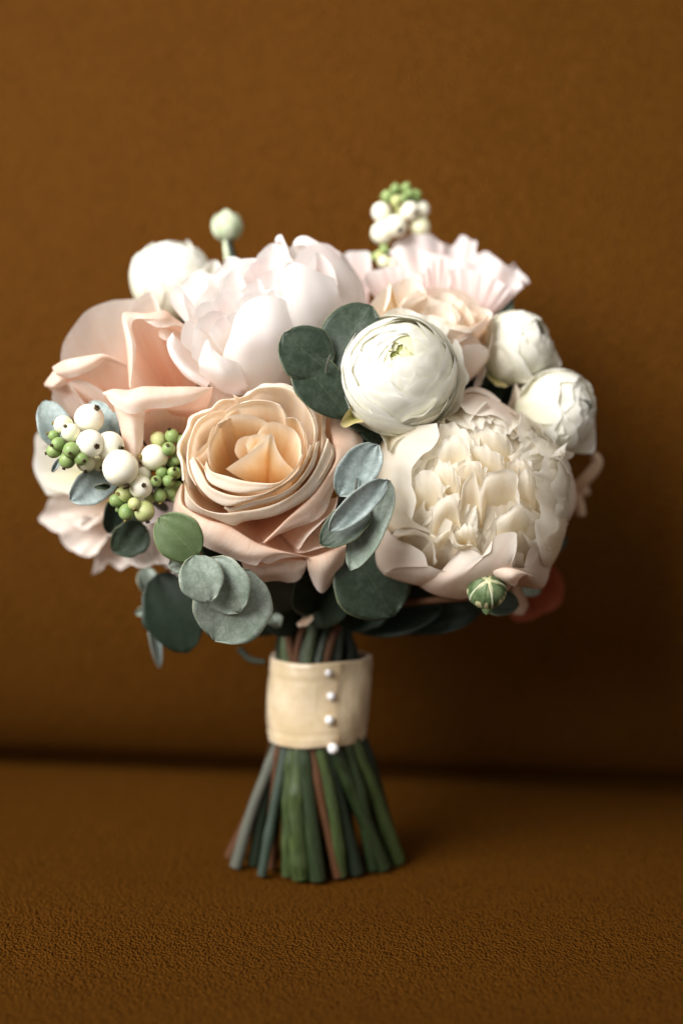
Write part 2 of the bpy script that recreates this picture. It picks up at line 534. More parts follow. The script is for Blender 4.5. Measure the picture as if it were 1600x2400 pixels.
M['stem_grey'] = noise_mat('grey_green_stem', (0.07, 0.073, 0.055), (0.14, 0.145, 0.115), 26, (4, 0.7, 1), 0.55, 0.35, 0.3, coord='UV')
M['stem_brown'] = noise_mat('brown_stem', (0.045, 0.018, 0.006), (0.13, 0.05, 0.017), 26, (5, 0.8, 1), 0.55, 0.35, 0.4, coord='UV')
M['stem_dark'] = noise_mat('dark_green_stem', (0.006, 0.012, 0.006), (0.016, 0.027, 0.013), 26, (4, 0.7, 1), 0.45, 0.4, 0.3, coord='UV')
M['berry_w'] = noise_mat('white_berry', (0.82, 0.79, 0.62), (0.88, 0.86, 0.74), 120, rough=0.42, spec=0.35, bump=0.05, sss=0.35)
M['berry_c'] = noise_mat('cream_berry', (0.74, 0.75, 0.48), (0.82, 0.80, 0.60), 120, rough=0.42, spec=0.35, bump=0.05, sss=0.35)
M['berry_y'] = noise_mat('yellow_green_berry', (0.42, 0.47, 0.18), (0.56, 0.58, 0.28), 150, rough=0.42, spec=0.35, bump=0.05, sss=0.3)
M['berry_g'] = noise_mat('green_berry', (0.17, 0.26, 0.08), (0.29, 0.38, 0.14), 150, rough=0.42, spec=0.35, bump=0.05, sss=0.3)
M['berry_tip'] = noise_mat('berry_tip_brown', (0.02, 0.014, 0.008), (0.10, 0.07, 0.03), 300, rough=0.8, spec=0.2)
M['berry_tip_l'] = noise_mat('berry_tip_tan', (0.12, 0.09, 0.03), (0.34, 0.26, 0.08), 300, rough=0.8, spec=0.2)
M['bud'] = noise_mat('pale_green_bud', (0.42, 0.50, 0.30), (0.62, 0.66, 0.50), 110, rough=0.55, spec=0.25, bump=0.2)
M['bud_green'] = noise_mat('veined_green_bud', (0.05, 0.09, 0.03), (0.17, 0.23, 0.11), 130, rough=0.5, spec=0.3, bump=0.25)
M['bud_cream'] = noise_mat('cream_bud_patch', (0.45, 0.44, 0.22), (0.72, 0.68, 0.42), 130, rough=0.5, spec=0.3, bump=0.2)
M['ribbon'] = noise_mat('gold_cream_satin', (0.56, 0.43, 0.25), (0.68, 0.55, 0.37), 3.5, (3, 1, 1), rough=0.27, spec=0.7, bump=0.12, dist=0.002, coord='UV', sheen=0.2)
M['pearl'] = noise_mat('pearl', (0.84, 0.80, 0.80), (0.88, 0.86, 0.84), 80, rough=0.16, spec=0.6, bump=0.0, coat=0.6)
M['leather'] = leather_mat('brown_leather', (0.092, 0.0332, 0.0034), (0.109, 0.0400, 0.0043), (0.033, 0.0105, 0.0009))

# ------------------------------------------------------------------ sofa
YAW = math.radians(-8.0)
def sofa():
    piv = ground(800, 1797)
    t = thing('sofa', 'brown grained leather sofa seat and back behind the bouquet', 'sofa', (piv[0], piv[1], 0.0))
    t.rotation_euler = (0, 0, YAW)
    # seat: flat cushion that rounds down into the crease at its back
    xs = np.linspace(-1.1, 1.1, 61)
    prof = [(-1.35, -0.10), (-1.34, -0.03), (-1.31, -0.004), (-1.25, 0.0)] + [(-1.25 + 1.17 * k / 40, 0.0) for k in range(1, 41)] + \
           [(-0.055, -0.0008), (-0.035, -0.0016), (-0.016, -0.0035), (-0.005, -0.0075), (0.0, -0.014), (0.004, -0.03)]
    def sheet(name, prof, fn):
        prof = np.array(prof)
        L = np.concatenate([[0], np.cumsum(np.linalg.norm(np.diff(prof, axis=0), axis=1))])
        V, uv, F = [], [], []
        for j, (y, z) in enumerate(prof):
            for i, x in enumerate(xs):
                V.append(fn(x, y, z)); uv.append((x, L[j]))
        nx = len(xs)
        for j in range(len(prof) - 1):
            for i in range(nx - 1):
                a = j * nx + i
                F.append((a, a + 1, a + nx + 1, a + nx))
        return link(name, mesh_from(name, np.array(V), F, uv, [M['leather']]), t)
    sheet('seat_cushion', prof, lambda x, y, z: (x, y, z + (0.0016 * math.sin(x * 7 + 1.2) * math.sin(y * 6) if y < -0.1 else 0)))
    # back cushion: bulges, turning under towards the crease
    zs = [-0.03, 0.0, 0.02, 0.04, 0.06, 0.08, 0.10, 0.125, 0.15, 0.18, 0.22, 0.26, 0.30, 0.36, 0.42, 0.5, 0.6, 0.7, 0.8]
    bp = [(0.002, -0.06), (0.001, -0.03)]
    for z in np.linspace(0.0, 0.24, 26):
        bp.append((-0.085 * math.sqrt(max(0.0, 1 - ((0.24 - z) / 0.24) ** 2)) + (0.0 if z > 0 else 0.0), z))
    for k in range(1, 24):
        s_ = k / 23
        bp.append((-0.085 + 0.15 * s_ ** 1.7, 0.24 + 0.58 * s_))
    bp.append((0.10, 0.84))
    bp += [(0.18, 0.83), (0.25, 0.84)]
    sheet('backrest', bp, lambda x, y, z: (x, y + 0.004 * math.sin(x * 3.1 + z * 4) * min(1, max(0, z * 6)), z))
sofa()

# ------------------------------------------------------------------ stems through the ribbon
fS = fr(500, 1500, 3.136)
def waist(px, py, d):
    return W(px, py, d)
# (bottom crop x, y), (ribbon bottom crop x), (ribbon top crop x), depth at the waist, mid crop point, radius mm, material
STEMS = {
 's_a': dict(bot=(165, 1680), mid=(262, 1270), low=(385, 740), top=(640, 110), d=0.6, r=4.6, m='stem_grey'),
 's_b': dict(bot=(355, 1745), mid=(385, 1240), low=(422, 730), top=(560, 110), d=1.9, r=5.0, m='stem_blue'),
 's_c': dict(bot=(545, 1745), mid=(520, 1240), low=(488, 730), top=(470, 110), d=2.4, r=5.4, m='stem_bright', nodes=(0.30,)),
 's_d': dict(bot=(640, 1768), mid=(612, 1240), low=(550, 730), top=(440, 110), d=2.8, r=7.6, m='stem_bright'),
 's_e': dict(bot=(768, 1778), mid=(705, 1240), low=(628, 730), top=(660, 110), d=2.5, r=6.4, m='stem_green'),
 's_f': dict(bot=(915, 1755), mid=(785, 1240), low=(668, 730), top=(520, 110), d=3.1, r=4.2, m='stem_brown', nodes=(0.2, 0.32)),
 's_g': dict(bot=(890, 1700), mid=(810, 1180), low=(712, 730), top=(610, 110), d=2.9, r=3.6, m='stem_brown'),
 's_h': dict(bot=(938, 1748), mid=(872, 1240), low=(760, 730), top=(700, 110), d=3.0, r=5.6, m='stem_bright', nodes=(0.33,)),
 's_i': dict(bot=(1250, 1690), mid=(1030, 1240), low=(850, 730), top=(770, 110), d=2.4, r=6.4, m='stem_green'),
 's_j': dict(bot=(1230, 1640), mid=(1110, 1210), low=(905, 730), top=(840, 110), d=2.7, r=4.0, m='stem_brown'),
 's_k': dict(bot=(1350, 1640), mid=(1220, 1180), low=(1065, 730), top=(850, 110), d=1.6, r=6.8, m='stem_bright', nodes=(0.33,)),
 's_l': dict(bot=(1170, 1700), mid=(1080, 1240), low=(985, 730), top=(905, 110), d=1.8, r=6.2, m='stem_green'),
 's_m': dict(bot=(1050, 1725), mid=(975, 1300), low=(820, 730), top=(860, 110), d=1.9, r=6.0, m='stem_dark'),
 's_n': dict(bot=(430, 1690), mid=(440, 1300), low=(470, 730), top=(760, 110), d=0.8, r=4.2, m='stem_brown'),
 's_o': dict(bot=(300, 1660), mid=(345, 1240), low=(440, 730), top=(900, 110), d=0.2, r=4.6, m='stem_dark'),
 's_p': dict(bot=(1330, 1610), mid=(1200, 1240), low=(1040, 730), top=(560, 110), d=0.2, r=5.6, m='stem_dark'),
 's_q': dict(bot=(720, 1660), mid=(690, 1240), low=(640, 730), top=(1000, 110), d=0.6, r=5.6, m='stem_dark'),
 's_r': dict(bot=(560, 1640), mid=(570, 1240), low=(600, 730), top=(1030, 110), d=-0.2, r=5.0, m='stem_dark'),
 's_s': dict(bot=(860, 1640), mid=(830, 1240), low=(780, 730), top=(480, 110), d=-0.4, r=5.6, m='stem_dark'),
 's_t': dict(bot=(1010, 1620), mid=(950, 1240), low=(880, 730), top=(620, 110), d=-0.5, r=5.2, m='stem_dark'),
 's_u': dict(bot=(1180, 1600), mid=(1080, 1240), low=(950, 730), top=(520, 110), d=-1.0, r=5.2, m='stem_green'),
 's_v': dict(bot=(120, 1610), mid=(260, 1240), low=(430, 730), top=(960, 110), d=-0.8, r=4.0, m='stem_brown'),
 's_w': dict(bot=(660, 1600), mid=(670, 1240), low=(680, 730), top=(760, 110), d=-1.4, r=5.0, m='stem_green'),
 's_x': dict(bot=(420, 1590), mid=(480, 1240), low=(560, 730), top=(860, 110), d=-1.6, r=4.6, m='stem_green'),
 's_y': dict(bot=(900, 1570), mid=(860, 1240), low=(800, 730), top=(690, 110), d=-2.0, r=4.6, m='stem_brown'),
 's_z': dict(bot=(1290, 1560), mid=(1130, 1200), low=(980, 730), top=(600, 110), d=-1.8, r=4.6, m='stem_dark'),
 's_1': dict(bot=(520, 1560), mid=(570, 1240), low=(640, 730), top=(980, 110), d=-2.2, r=4.2, m='stem_green'),
}
def stem_end(key):
    s = STEMS[key]
    return ground(500 + s['bot'][0] / 3.136, 1500 + s['bot'][1] / 3.136)

def add_stem(parent, key, head, top_mat=None):
    """stem from its cut end on the seat, through the ribbon, up to the head point"""
    s = STEMS[key]
    b = stem_end(key)
    def inside(x, d, lim=0.74):
        q = math.hypot((x - 775) / 370, d / 2.85)
        return ((775 + (x - 775) * lim / q, d * lim / q) if q > lim else (x, d))
    lx, ld = inside(s['low'][0], s['d'])
    low = fS((lx, s['low'][1] - 60, ld))[0]
    # depth of the midpoint between cut end and ribbon
    db = (0.85 - (b - CAM) @ F_) * 100
    mid = fS((s['mid'][0], s['mid'][1], db * 0.55 + s['d'] * 0.45))[0] * 0.45 + (b + low) * 0.275 + R_ * rng.uniform(-0.0022, 0.0022)
    tx, td = inside(s['top'][0], s['d'] * 0.6)
    top = fS((tx, s['top'][1] + 10, td))[0]
    head = np.asarray(head)
    hub = W(735, 1340, 0.0)
    up = top * 0.40 + head * 0.25 + hub * 0.35
    r = s['r'] / 1000 * (0.70 if s['d'] > 0.5 else 0.85)
    path = [b + np.array([0, 0, 0.0012]), mid, low, top, up, head]
    nodes = tuple(s.get('nodes', ())) + tuple(rng.uniform(0.03, 0.42, 2))
    return link('stem', tube_mesh('stem', path, [r * 1.12, r, r * 0.95, r * 0.9, r * 0.8, r * 0.7], M[s['m']],
                                  np.array(parent.location), 12, 70, 0.08, nodes), parent)

# ------------------------------------------------------------------ flower builder
class Plant:
    def __init__(self, name, label, cat, group, key, base, axis=None, mat=None):
        self.key = key
        self.t = thing(name, label, cat, stem_end(key), group)
        self.base = np.asarray(base, float)
        self.axis = axis
        self.mat = mat
        add_stem(self.t, key, self.base)
    def petal(self, *secs, mat=None, base=None, **kw):
        G = loft(secs, self.base if base is None else base, self.axis, **kw)
        return grid_obj('petal', G, M[mat or self.mat], self.t, vp=0.24 if len(secs) == 4 else 1.0)
    def shell(self, C, A, r, th0, th1, phi, w, mat=None, **kw):
        return grid_obj('petal', shell(C, A, r, th0, th1, phi, w, **kw), M[mat or self.mat], self.t)
    def sepal(self, *secs, mat='sepal', base=None, **kw):
        G = loft(secs, self.base if base is None else base, self.axis, **kw)
        return grid_obj('sepal', G, M[mat], self.t)
    def leaf(self, b, t, w, mat, side=0.0, fold=0.25, k=0.85, e=0.55, curl=0.3, thick=0.0005, nu=13, nv=18, name='leaf', rib=None):
        """leaf from photo point b to t (x, y, depth), w = width in photo px"""
        b = np.array(b, float); t = np.array(t, float)
        v = np.linspace(0, 1, nv)
        dx, dy = t[0] - b[0], t[1] - b[1]
        L = max(math.hypot(dx, dy), 1e-3)
        nx, ny = -dy / L, dx / L
        hw = w / 2 * np.sin(math.pi * np.clip(v, 0.001, 0.999) ** k) ** e
        hw = hw * (1 + 0.04 * np.interp(v, np.linspace(0, 1, 7), rng.randn(7)))
        u = np.linspace(-1, 1, nu)
        X = b[0] + dx * v[:, None] + nx * hw[:, None] * u
        Y = b[1] + dy * v[:, None] + ny * hw[:, None] * u
        D = (b[2] + (t[2] - b[2]) * v[:, None] + side * u * (hw / (w / 2))[:, None]
             + fold * (u ** 2) * (hw / (w / 2))[:, None] + curl * np.sin(math.pi * v)[:, None])
        uu, vv = np.meshgrid(u, v)
        D = D + wob(uu, vv, 0.06, 1.0, 1.2)
        return grid_obj(name, W(X, Y, D), M[mat], self.t, thick)
    def twig(self, *pts, r=1.2, mat='stem_brown', name='twig'):
        return link(name, tube_mesh(name, SRC(*pts), [r / 1000, r / 1000 * 0.7], M[mat], np.array(self.t.location), 8, 16, 0.05), self.t)

ROSES, PEONIES, RANS = 'roses in the bouquet', 'peonies in the bouquet', 'white ranunculus flowers'
SPRIGS, BERRIES = 'eucalyptus sprigs in the bouquet', 'snowberry sprigs in the bouquet'

def lathe_obj(name, prof, mat, parent, C, ax, ribs=0, rib_amp=0.0, n=24, twist=0.0):
    A = frame_from_axis(ax)
    V, uv, F = [], [], []
    org = np.array(parent.location)
    for j, (r, z) in enumerate(prof):
        for k in range(n):
            a = 2 * math.pi * k / n
            rr = r * (1 - rib_amp * (abs(math.cos(ribs * a / 2 + twist * j)) ** 14 if ribs else 0))
            V.append(C + A @ np.array([rr * math.cos(a), rr * math.sin(a), z]) - org); uv.append((k / n, j / len(prof)))
    for j in range(len(prof) - 1):
        for k in range(n):
            F.append((j * n + k, j * n + (k + 1) % n, (j + 1) * n + (k + 1) % n, (j + 1) * n + k))
    return link(name, mesh_from(name, np.array(V), F, uv, [M[mat]]), parent)

# ------------------------------------------------------------------ centre rose
def centre_rose():
    f = fr(400, 880, 3.409)
    ax = CD(-0.03, 0.30, 0.95)
    P = Plant('rose', 'large open peach garden rose at the front centre with a deep apricot heart', 'rose', ROSES, 's_d',
              f((640, 960, 5.0))[0], ax, 'rose')
    p = P.petal
    ctr = f((630, 660, 10.9))[0]
    def wall(edge, k=None, **kw):
        """a petal seen from its inner side whose rim rolls outwards"""
        e = spl(edge, 24)
        k = rng.uniform(0.035, 0.085) if k is None else k
        w = np.sin(np.linspace(0.15, math.pi - 0.15, 24))[:, None] ** 0.5
        c = e + (ctr - e) * k * w - F_ * 0.0012 * w
        kw['jag'] = max(kw.get('jag', 0), 0.0009)
        kw['ruf'] = max(kw.get('ruf', 0), 0.0006)
        p(*lips(c, e, 0.0007, 0.002), **kw)
    # heart
    p(f((440, 748, 10.6), (545, 682, 11.2), (640, 622, 11.5), (740, 540, 11.8), (797, 472, 11.9), (840, 600, 11.3), (900, 690, 10.8), (985, 760, 9.8)),
      base=f((760, 900, 7.6))[0], mat='rose_in', p=1.1, q=1.0, bulge=0.0035, noise=0.0002, nu=36)
    p(f((552, 672, 10.4), (524, 600, 10.7), (545, 530, 10.9), (590, 500, 11.0), (648, 490, 11.0), (720, 470, 10.8)), base=f((730, 820, 7.0))[0], mat='rose_in', p=1.2, q=1.0, noise=0.0002)
    p(f((640, 630, 10.9), (612, 560, 11.2), (640, 500, 11.3), (700, 478, 11.3), (760, 470, 11.1)), base=f((740, 800, 7.5))[0], mat='rose_in', p=1.2, q=1.0, noise=0.0002)
    p(f((606, 598, 11.1), (660, 592, 11.3), (690, 555, 11.4), (740, 492, 11.7), (797, 470, 11.7)), base=f((760, 820, 8))[0], mat='rose_in', p=1.2, q=1.0, noise=0.0002)
    p(f((690, 475, 10.6), (735, 412, 10.9), (808, 380, 11.0), (900, 405, 11.1), (970, 440, 11.0), (1020, 530, 11), (1030, 640, 11.0), (1000, 730, 10.6)),
      base=f((790, 880, 6.6))[0], mat='rose_in', p=1.5, q=1.3, noise=0.0003)
    # inner bowl
    p(f((780, 385, 10.9), (680, 340, 11.1), (580, 322, 11.2), (470, 340, 11.3), (390, 385, 11.3), (368, 432, 11.3), (325, 520, 11.3), (308, 620, 11.3), (318, 740, 11.3)),
      mat='rose_in', p=2.8, q=1.5, noise=0.0003, nu=36, jag=0.0006)
    p(f((925, 345, 10.6), (1000, 365, 10.7), (1055, 450, 10.8), (1072, 580, 10.9), (1050, 700, 11.1), (960, 820, 11.3)), mat='rose_in', p=2.4, q=1.5, noise=0.0004)
    # lips below the heart: a crease and the turned-out edge
    p(*lips(f((290, 690, 11.3), (330, 765, 11.5), (450, 803, 11.6), (560, 836, 11.7), (700, 856, 11.7), (850, 862, 11.6), (940, 800, 11.5), (1010, 715, 11.3), (1045, 630, 11.1)),
      f((262, 730, 11.2), (300, 838, 11.45), (400, 900, 11.6), (520, 938, 11.65), (640, 934, 11.7), (800, 905, 11.6), (905, 855, 11.5), (1005, 750, 11.2), (1062, 640, 11.0))),
      p=2.0, q=1.4, nu=40, noise=0.0004)
    p(*lips(f((185, 650, 11.0), (250, 770, 11.2), (310, 880, 11.35), (420, 938, 11.4), (530, 962, 11.45), (650, 962, 11.45), (800, 925, 11.35), (950, 835, 11.2), (1060, 700, 11.0), (1110, 560, 10.8)),
      f((150, 680, 10.85), (205, 860, 11.1), (300, 975, 11.25), (440, 1040, 11.3), (560, 1018, 11.35), (700, 978, 11.3), (850, 915, 11.2), (1000, 815, 11.05), (1085, 700, 10.85), (1135, 560, 10.65))),
      p=2.0, q=1.4, nu=40, noise=0.0005)
    p(*lips(f((430, 1040, 11.0), (480, 1060, 11.05), (640, 1010, 11.1), (860, 950, 11.0), (1010, 850, 10.9), (1110, 700, 10.7), (1160, 540, 10.4)),
      f((425, 1060, 10.85), (490, 1085, 10.9), (660, 1050, 10.95), (880, 985, 10.85), (1040, 870, 10.75), (1150, 700, 10.5), (1190, 520, 10.2))),
      p=2.0, q=1.4, nu=40, noise=0.0005)
    p(*lips(f((100, 830, 10.3), (150, 960, 10.6), (250, 1060, 10.7), (400, 1100, 10.8), (560, 1085, 10.85), (700, 1065, 10.85), (860, 1015, 10.75), (1010, 920, 10.6), (1120, 800, 10.4), (1200, 640, 10.1), (1250, 500, 9.8)),
      f((122, 930, 9.9), (128, 1052, 9.8), (300, 1125, 10.2), (420, 1170, 10.2), (500, 1207, 10.1), (600, 1162, 10.4), (760, 1142, 10.5), (900, 1092, 10.4), (1065, 1000, 10.2), (1180, 880, 10.0), (1275, 720, 9.7), (1302, 640, 9.5))),
      p=2.1, q=1.3, nu=46, noise=0.0005, ruf=0.0004)
    # back and side walls
    wall(f((400, 420, 10.7), (425, 310, 10.8), (500, 245, 10.7), (620, 207, 10.6), (700, 196, 10.6), (800, 202, 10.6), (870, 235, 10.6), (912, 300, 10.7), (930, 345, 10.7), (1000, 340, 10.6), (1060, 430, 10.5), (1085, 560, 10.5)), p=2.2, q=1.5, nu=40, noise=0.0006, jag=0.0008, ruf=0.0004)
    wall(f((500, 150, 9.4), (560, 168, 9.6), (640, 128, 9.5), (700, 82, 9.3), (800, 66, 9.2), (880, 62, 9.2), (960, 76, 9.3), (1040, 125, 9.5), (1095, 205, 9.7), (1150, 300, 9.8), (1178, 420, 9.9), (1165, 550, 10.1), (1110, 660, 10.4)), p=2.2, q=1.5, nu=46, noise=0.0008, ruf=0.0009, rf=7)
    wall(f((480, 345, 10.9), (400, 385, 10.9), (330, 432, 11.0), (295, 530, 11.0), (262, 572, 11.0), (188, 648, 11.1), (240, 700, 11.2), (300, 800, 11.3)), k=0.02, p=2.2, q=1.5, noise=0.0004, jag=0.0008)
    wall(f((520, 250, 10.3), (430, 282, 10.3), (345, 290, 10.3), (215, 362, 10.4), (150, 500, 10.5), (128, 620, 10.6), (140, 760, 10.8), (200, 880, 10.9)), p=2.2, q=1.5, noise=0.0006, ruf=0.0004)
    wall(f((512, 192, 9.5), (420, 185, 9.6), (350, 224, 9.7), (310, 264, 9.7), (160, 322, 9.5), (125, 412, 9.6), (45, 575, 9.3), (75, 690, 9.8), (98, 840, 10.1)), p=2.2, q=1.5, noise=0.0006, nu=34)
    wall(f((1040, 140, 8.6), (1120, 150, 8.6), (1178, 212, 8.8), (1236, 262, 8.9), (1236, 420, 9.2), (1228, 560, 9.6), (1200, 690, 9.9)), p=2.2, q=1.5, noise=0.0006)
    wall(f((1225, 470, 9.2), (1290, 560, 9.3), (1306, 645, 9.5), (1205, 835, 9.9), (1065, 985, 10.1)), p=2.1, q=1.4, noise=0.0005)
    # outer petals
    p(f((1245, 330, 8.2), (1308, 560, 9.2), (1312, 690, 9.5), (1205, 860, 9.8), (1055, 1030, 10.0), (900, 1170, 10.1), (745, 1325, 10.0)),
      f((1400, 370, 8.1), (1470, 520, 8.6), (1430, 660, 9.0), (1290, 840, 9.5), (1140, 1080, 9.8), (930, 1210, 9.95), (770, 1330, 9.9)),
      f((1430, 400, 7.6), (1525, 480, 7.7), (1532, 560, 7.9), (1460, 690, 8.4), (1335, 850, 9.0), (1212, 1112, 9.3), (950, 1235, 9.6), (700, 1350, 9.7)),
      mat='rose_out', p=2.0, q=1.2, nu=36, noise=0.0006, ruf=0.0004)
    p(f((95, 860, 9.2), (85, 1000, 9.5), (135, 1065, 9.7), (300, 1150, 9.9), (450, 1195, 10.0), (600, 1285, 10.0), (700, 1342, 9.9), (880, 1400, 9.6), (1100, 1450, 9.0)),
      f((40, 960, 8.8), (50, 1080, 9.1), (180, 1210, 9.7), (320, 1290, 10.0), (480, 1370, 10.1), (620, 1425, 10.1), (760, 1440, 9.9), (880, 1432, 9.6), (1020, 1450, 9.1)),
      f((20, 1085, 8.2), (20, 1150, 8.3), (250, 1350, 9.1), (400, 1425, 9.4), (560, 1490, 9.5), (680, 1520, 9.5), (712, 1490, 9.6), (790, 1500, 9.3), (912, 1452, 9.3)),
      mat='rose_out', p=2.0, q=1.1, nu=44, noise=0.0005)
    p(f((560, 1470, 8.6), (700, 1512, 8.8), (800, 1500, 8.8), (930, 1470, 8.7), (1080, 1478, 8.5)),
      f((600, 1580, 8.2), (690, 1590, 8.4), (800, 1580, 8.5), (960, 1560, 8.4), (1082, 1505, 8.4)),
      f((640, 1640, 7.4), (690, 1662, 7.4), (800, 1646, 7.5), (1005, 1652, 7.6), (1055, 1585, 7.9), (1088, 1535, 8.2)),
      mat='rose_out', p=1.8, q=1.0, noise=0.0005, jag=0.0006)
    p(f((1080, 1470, 8.6), (1200, 1430, 8.7), (1300, 1390, 8.6), (1405, 1345, 8.3)),
      f((1095, 1540, 8.4), (1190, 1560, 8.6), (1300, 1510, 8.5), (1412, 1400, 8.0)),
      f((1110, 1600, 7.8), (1150, 1685, 7.5), (1212, 1740, 7.3), (1300, 1645, 7.3), (1375, 1500, 7.4), (1415, 1400, 7.7)),
      mat='rose_out', p=1.8, q=1.0, noise=0.0004)
    p(f((1022, 1385, 9.3), (1090, 1275, 9.6), (1200, 1150, 9.6), (1290, 1080, 9.2), (1335, 960, 8.6)), mat='rose_out', p=1.8, q=1.1, noise=0.0004)
    p(f((1020, 1420, 8.9), (1150, 1375, 9.1), (1290, 1330, 8.9), (1390, 1240, 8.3)), mat='rose_out', p=1.8, q=1.1, noise=0.0004)
    p(f((208, 300, 6.6), (240, 200, 6.8), (320, 110, 6.8), (420, 130, 7.0), (520, 170, 7.0)), mat='rose_out', p=1.6, q=1.2, noise=0.0006)
    for (x, y) in ((640, 1150), (300, 900), (1000, 900)):
        pass
    return P

# ------------------------------------------------------------------ left rose
def left_rose():
    f = fr(70, 660, 3.6465)
    ax = CD(0.05, 0.62, 0.72)
    P = Plant('rose', 'blush pink rose at the left edge with wide rolled-back outer petals', 'rose', ROSES, 's_b', f((1050, 1250, 1.5))[0], ax, 'blush')
    p = P.petal
    p(f((960, 150, 3.0), (800, 156, 3.4), (680, 170, 3.7), (500, 250, 4.2), (390, 370, 4.6), (300, 530, 4.9), (270, 690, 5.2), (300, 800, 5.4)),
      base=f((900, 1000, 2.5))[0], p=1.4, q=1.1, nu=34, noise=0.0008)
    # left petal with rolled rim
    p(f((190, 728, 6.6), (280, 705, 7.2), (400, 690, 7.6), (520, 675, 7.8), (650, 662, 7.9), (830, 715, 7.6)),
      f((215, 780, 6.9), (300, 780, 7.6), (420, 760, 8.1), (540, 715, 8.2), (655, 668, 8.1), (832, 722, 7.6)),
      f((245, 800, 6.6), (330, 826, 7.3), (430, 796, 7.8), (560, 738, 8.0), (652, 674, 7.9), (830, 730, 7.4)),
      base=f((820, 1250, 3.5))[0], p=2.0, q=1.1, bulge=0.004, noise=0.0005)
    p(f((300, 700, 6.0), (235, 725, 6.2), (180, 790, 6.2), (130, 870, 6.0)),
      f((300, 800, 6.6), (250, 840, 6.6), (190, 890, 6.4), (125, 888, 5.9)),
      f((310, 880, 6.2), (240, 905, 6.2), (190, 910, 5.9), (128, 895, 5.7)),
      base=f((760, 1200, 3.0))[0], p=1.5, q=1.0, noise=0.0004)
    # main front petal with a vertical roll on its left and a rolled top
    p(f((852, 905, 8.9), (838, 740, 9.0), (818, 500, 8.8), (788, 292, 8.2), (868, 268, 7.8), (1000, 272, 7.8), (1150, 250, 7.3), (1235, 320, 6.8), (1400, 420, 6.0)),
      f((858, 900, 9.1), (868, 740, 9.5), (868, 500, 9.3), (815, 310, 8.6), (900, 290, 8.2), (1000, 320, 8.3), (1150, 310, 7.9), (1238, 335, 7.2), (1400, 430, 6.3)),
      f((848, 907, 9.0), (888, 760, 9.3), (905, 560, 9.1), (868, 365, 8.6), (940, 310, 8.1), (1000, 345, 8.2), (1085, 388, 8.1), (1180, 382, 7.8), (1240, 345, 7.2)),
      base=f((1350, 1100, 4.5))[0], p=1.5, q=1.05, nu=46, belly=0.05, noise=0.0004)
    # wide horizontal roll
    p(f((625, 952, 9.6), (720, 918, 9.9), (850, 922, 10.0), (970, 893, 10.1), (1200, 898, 10.0), (1400, 900, 9.8), (1560, 905, 9.2)),
      f((628, 962, 9.8), (720, 980, 10.4), (850, 1010, 10.7), (970, 990, 10.7), (1200, 975, 10.5), (1400, 950, 10.2), (1550, 912, 9.4)),
      f((640, 972, 9.7), (722, 1062, 10.2), (862, 1130, 10.4), (962, 1105, 10.4), (1000, 1092, 10.3), (1200, 1072, 10.1), (1400, 1020, 9.9), (1545, 920, 9.3)),
      base=f((1150, 1350, 5.0))[0], p=1.8, q=1.0, nu=40, noise=0.0004)
    # lower column petal
    p(f((715, 1068, 9.2), (760, 1200, 9.3), (800, 1400, 9.2), (850, 1620, 8.8)),
      f((850, 1080, 9.7), (880, 1250, 9.9), (900, 1450, 9.6), (900, 1640, 9.0)),
      f((985, 1090, 9.2), (975, 1250, 9.2), (960, 1450, 9.0), (940, 1640, 8.6)),
      base=f((1050, 1500, 7.0))[0], p=1.2, q=1.0, noise=0.0004)
    p(f((830, 275, 5.6), (895, 185, 5.2), (1000, 95, 4.7), (1055, 112, 4.6), (1110, 215, 5.0), (1130, 260, 5.4)), base=f((1150, 900, 3.0))[0], p=1.3, q=1.1, noise=0.0006)
    p(f((850, 262, 6.2), (960, 190, 6.0), (1050, 140, 5.6), (1120, 240, 5.8), (1230, 300, 6)), base=f((1250, 900, 3.5))[0], p=1.3, q=1.1, noise=0.0005)
    p(f((1095, 420, 7.0), (1150, 380, 7.0), (1220, 410, 6.8), (1290, 440, 6.2)), f((1105, 470, 7.3), (1160, 500, 7.4), (1230, 500, 7.0), (1300, 480, 6.3)), base=f((1350, 900, 4.0))[0], p=1.3, q=1.1, noise=0.0004)
    # lower left pale petals and shaded inner ones
    p(f((185, 1010, 5.4), (225, 890, 5.8), (330, 850, 6.4), (420, 960, 6.8), (460, 1060, 6.6)), base=f((760, 1350, 3.0))[0], p=1.5, q=1.0, bulge=0.004, noise=0.0005)
    p(f((330, 860, 6.6), (420, 840, 7.0), (600, 900, 7.4), (740, 1040, 7.6), (800, 1200, 7.4)), base=f((860, 1400, 4.0))[0], p=1.7, q=1.0, bulge=0.004, noise=0.0005)
    p(f((280, 1010, 5.4), (400, 960, 5.8), (480, 1010, 6.0), (520, 1150, 6.0)), base=f((700, 1450, 3.4))[0], p=1.4, q=1.0, bulge=0.003, noise=0.0005)
    p(f((960, 1120, 8.2), (1100, 1080, 8.4), (1300, 1050, 8.4), (1480, 980, 8.2)), base=f((1200, 1500, 5.0))[0], p=1.6, q=1.0, mat='rose_out', noise=0.0005)
    p(f((900, 1180, 7.4), (1000, 1140, 7.6), (1200, 1160, 7.6), (1400, 1120, 7.4)), base=f((1150, 1560, 4.6))[0], p=1.5, q=1.0, mat='rose_out', noise=0.0005)
    p(f((1100, 380, 5.2), (1200, 360, 5.0), (1350, 420, 4.8), (1480, 560, 4.6)), base=f((1350, 1000, 2.5))[0], p=1.6, q=1.2, mat='rose_out', noise=0.0005)
    A = frame_from_axis(ax)
    C = f((1050, 900, 1.2))[0]
    for k in range(7):
        P.shell(C, A, 0.030, 2.5, 1.0 + 0.05 * (k % 3), 1.2 + k * 0.55, 1.2, mat='blush', flare=0.15)
    return P

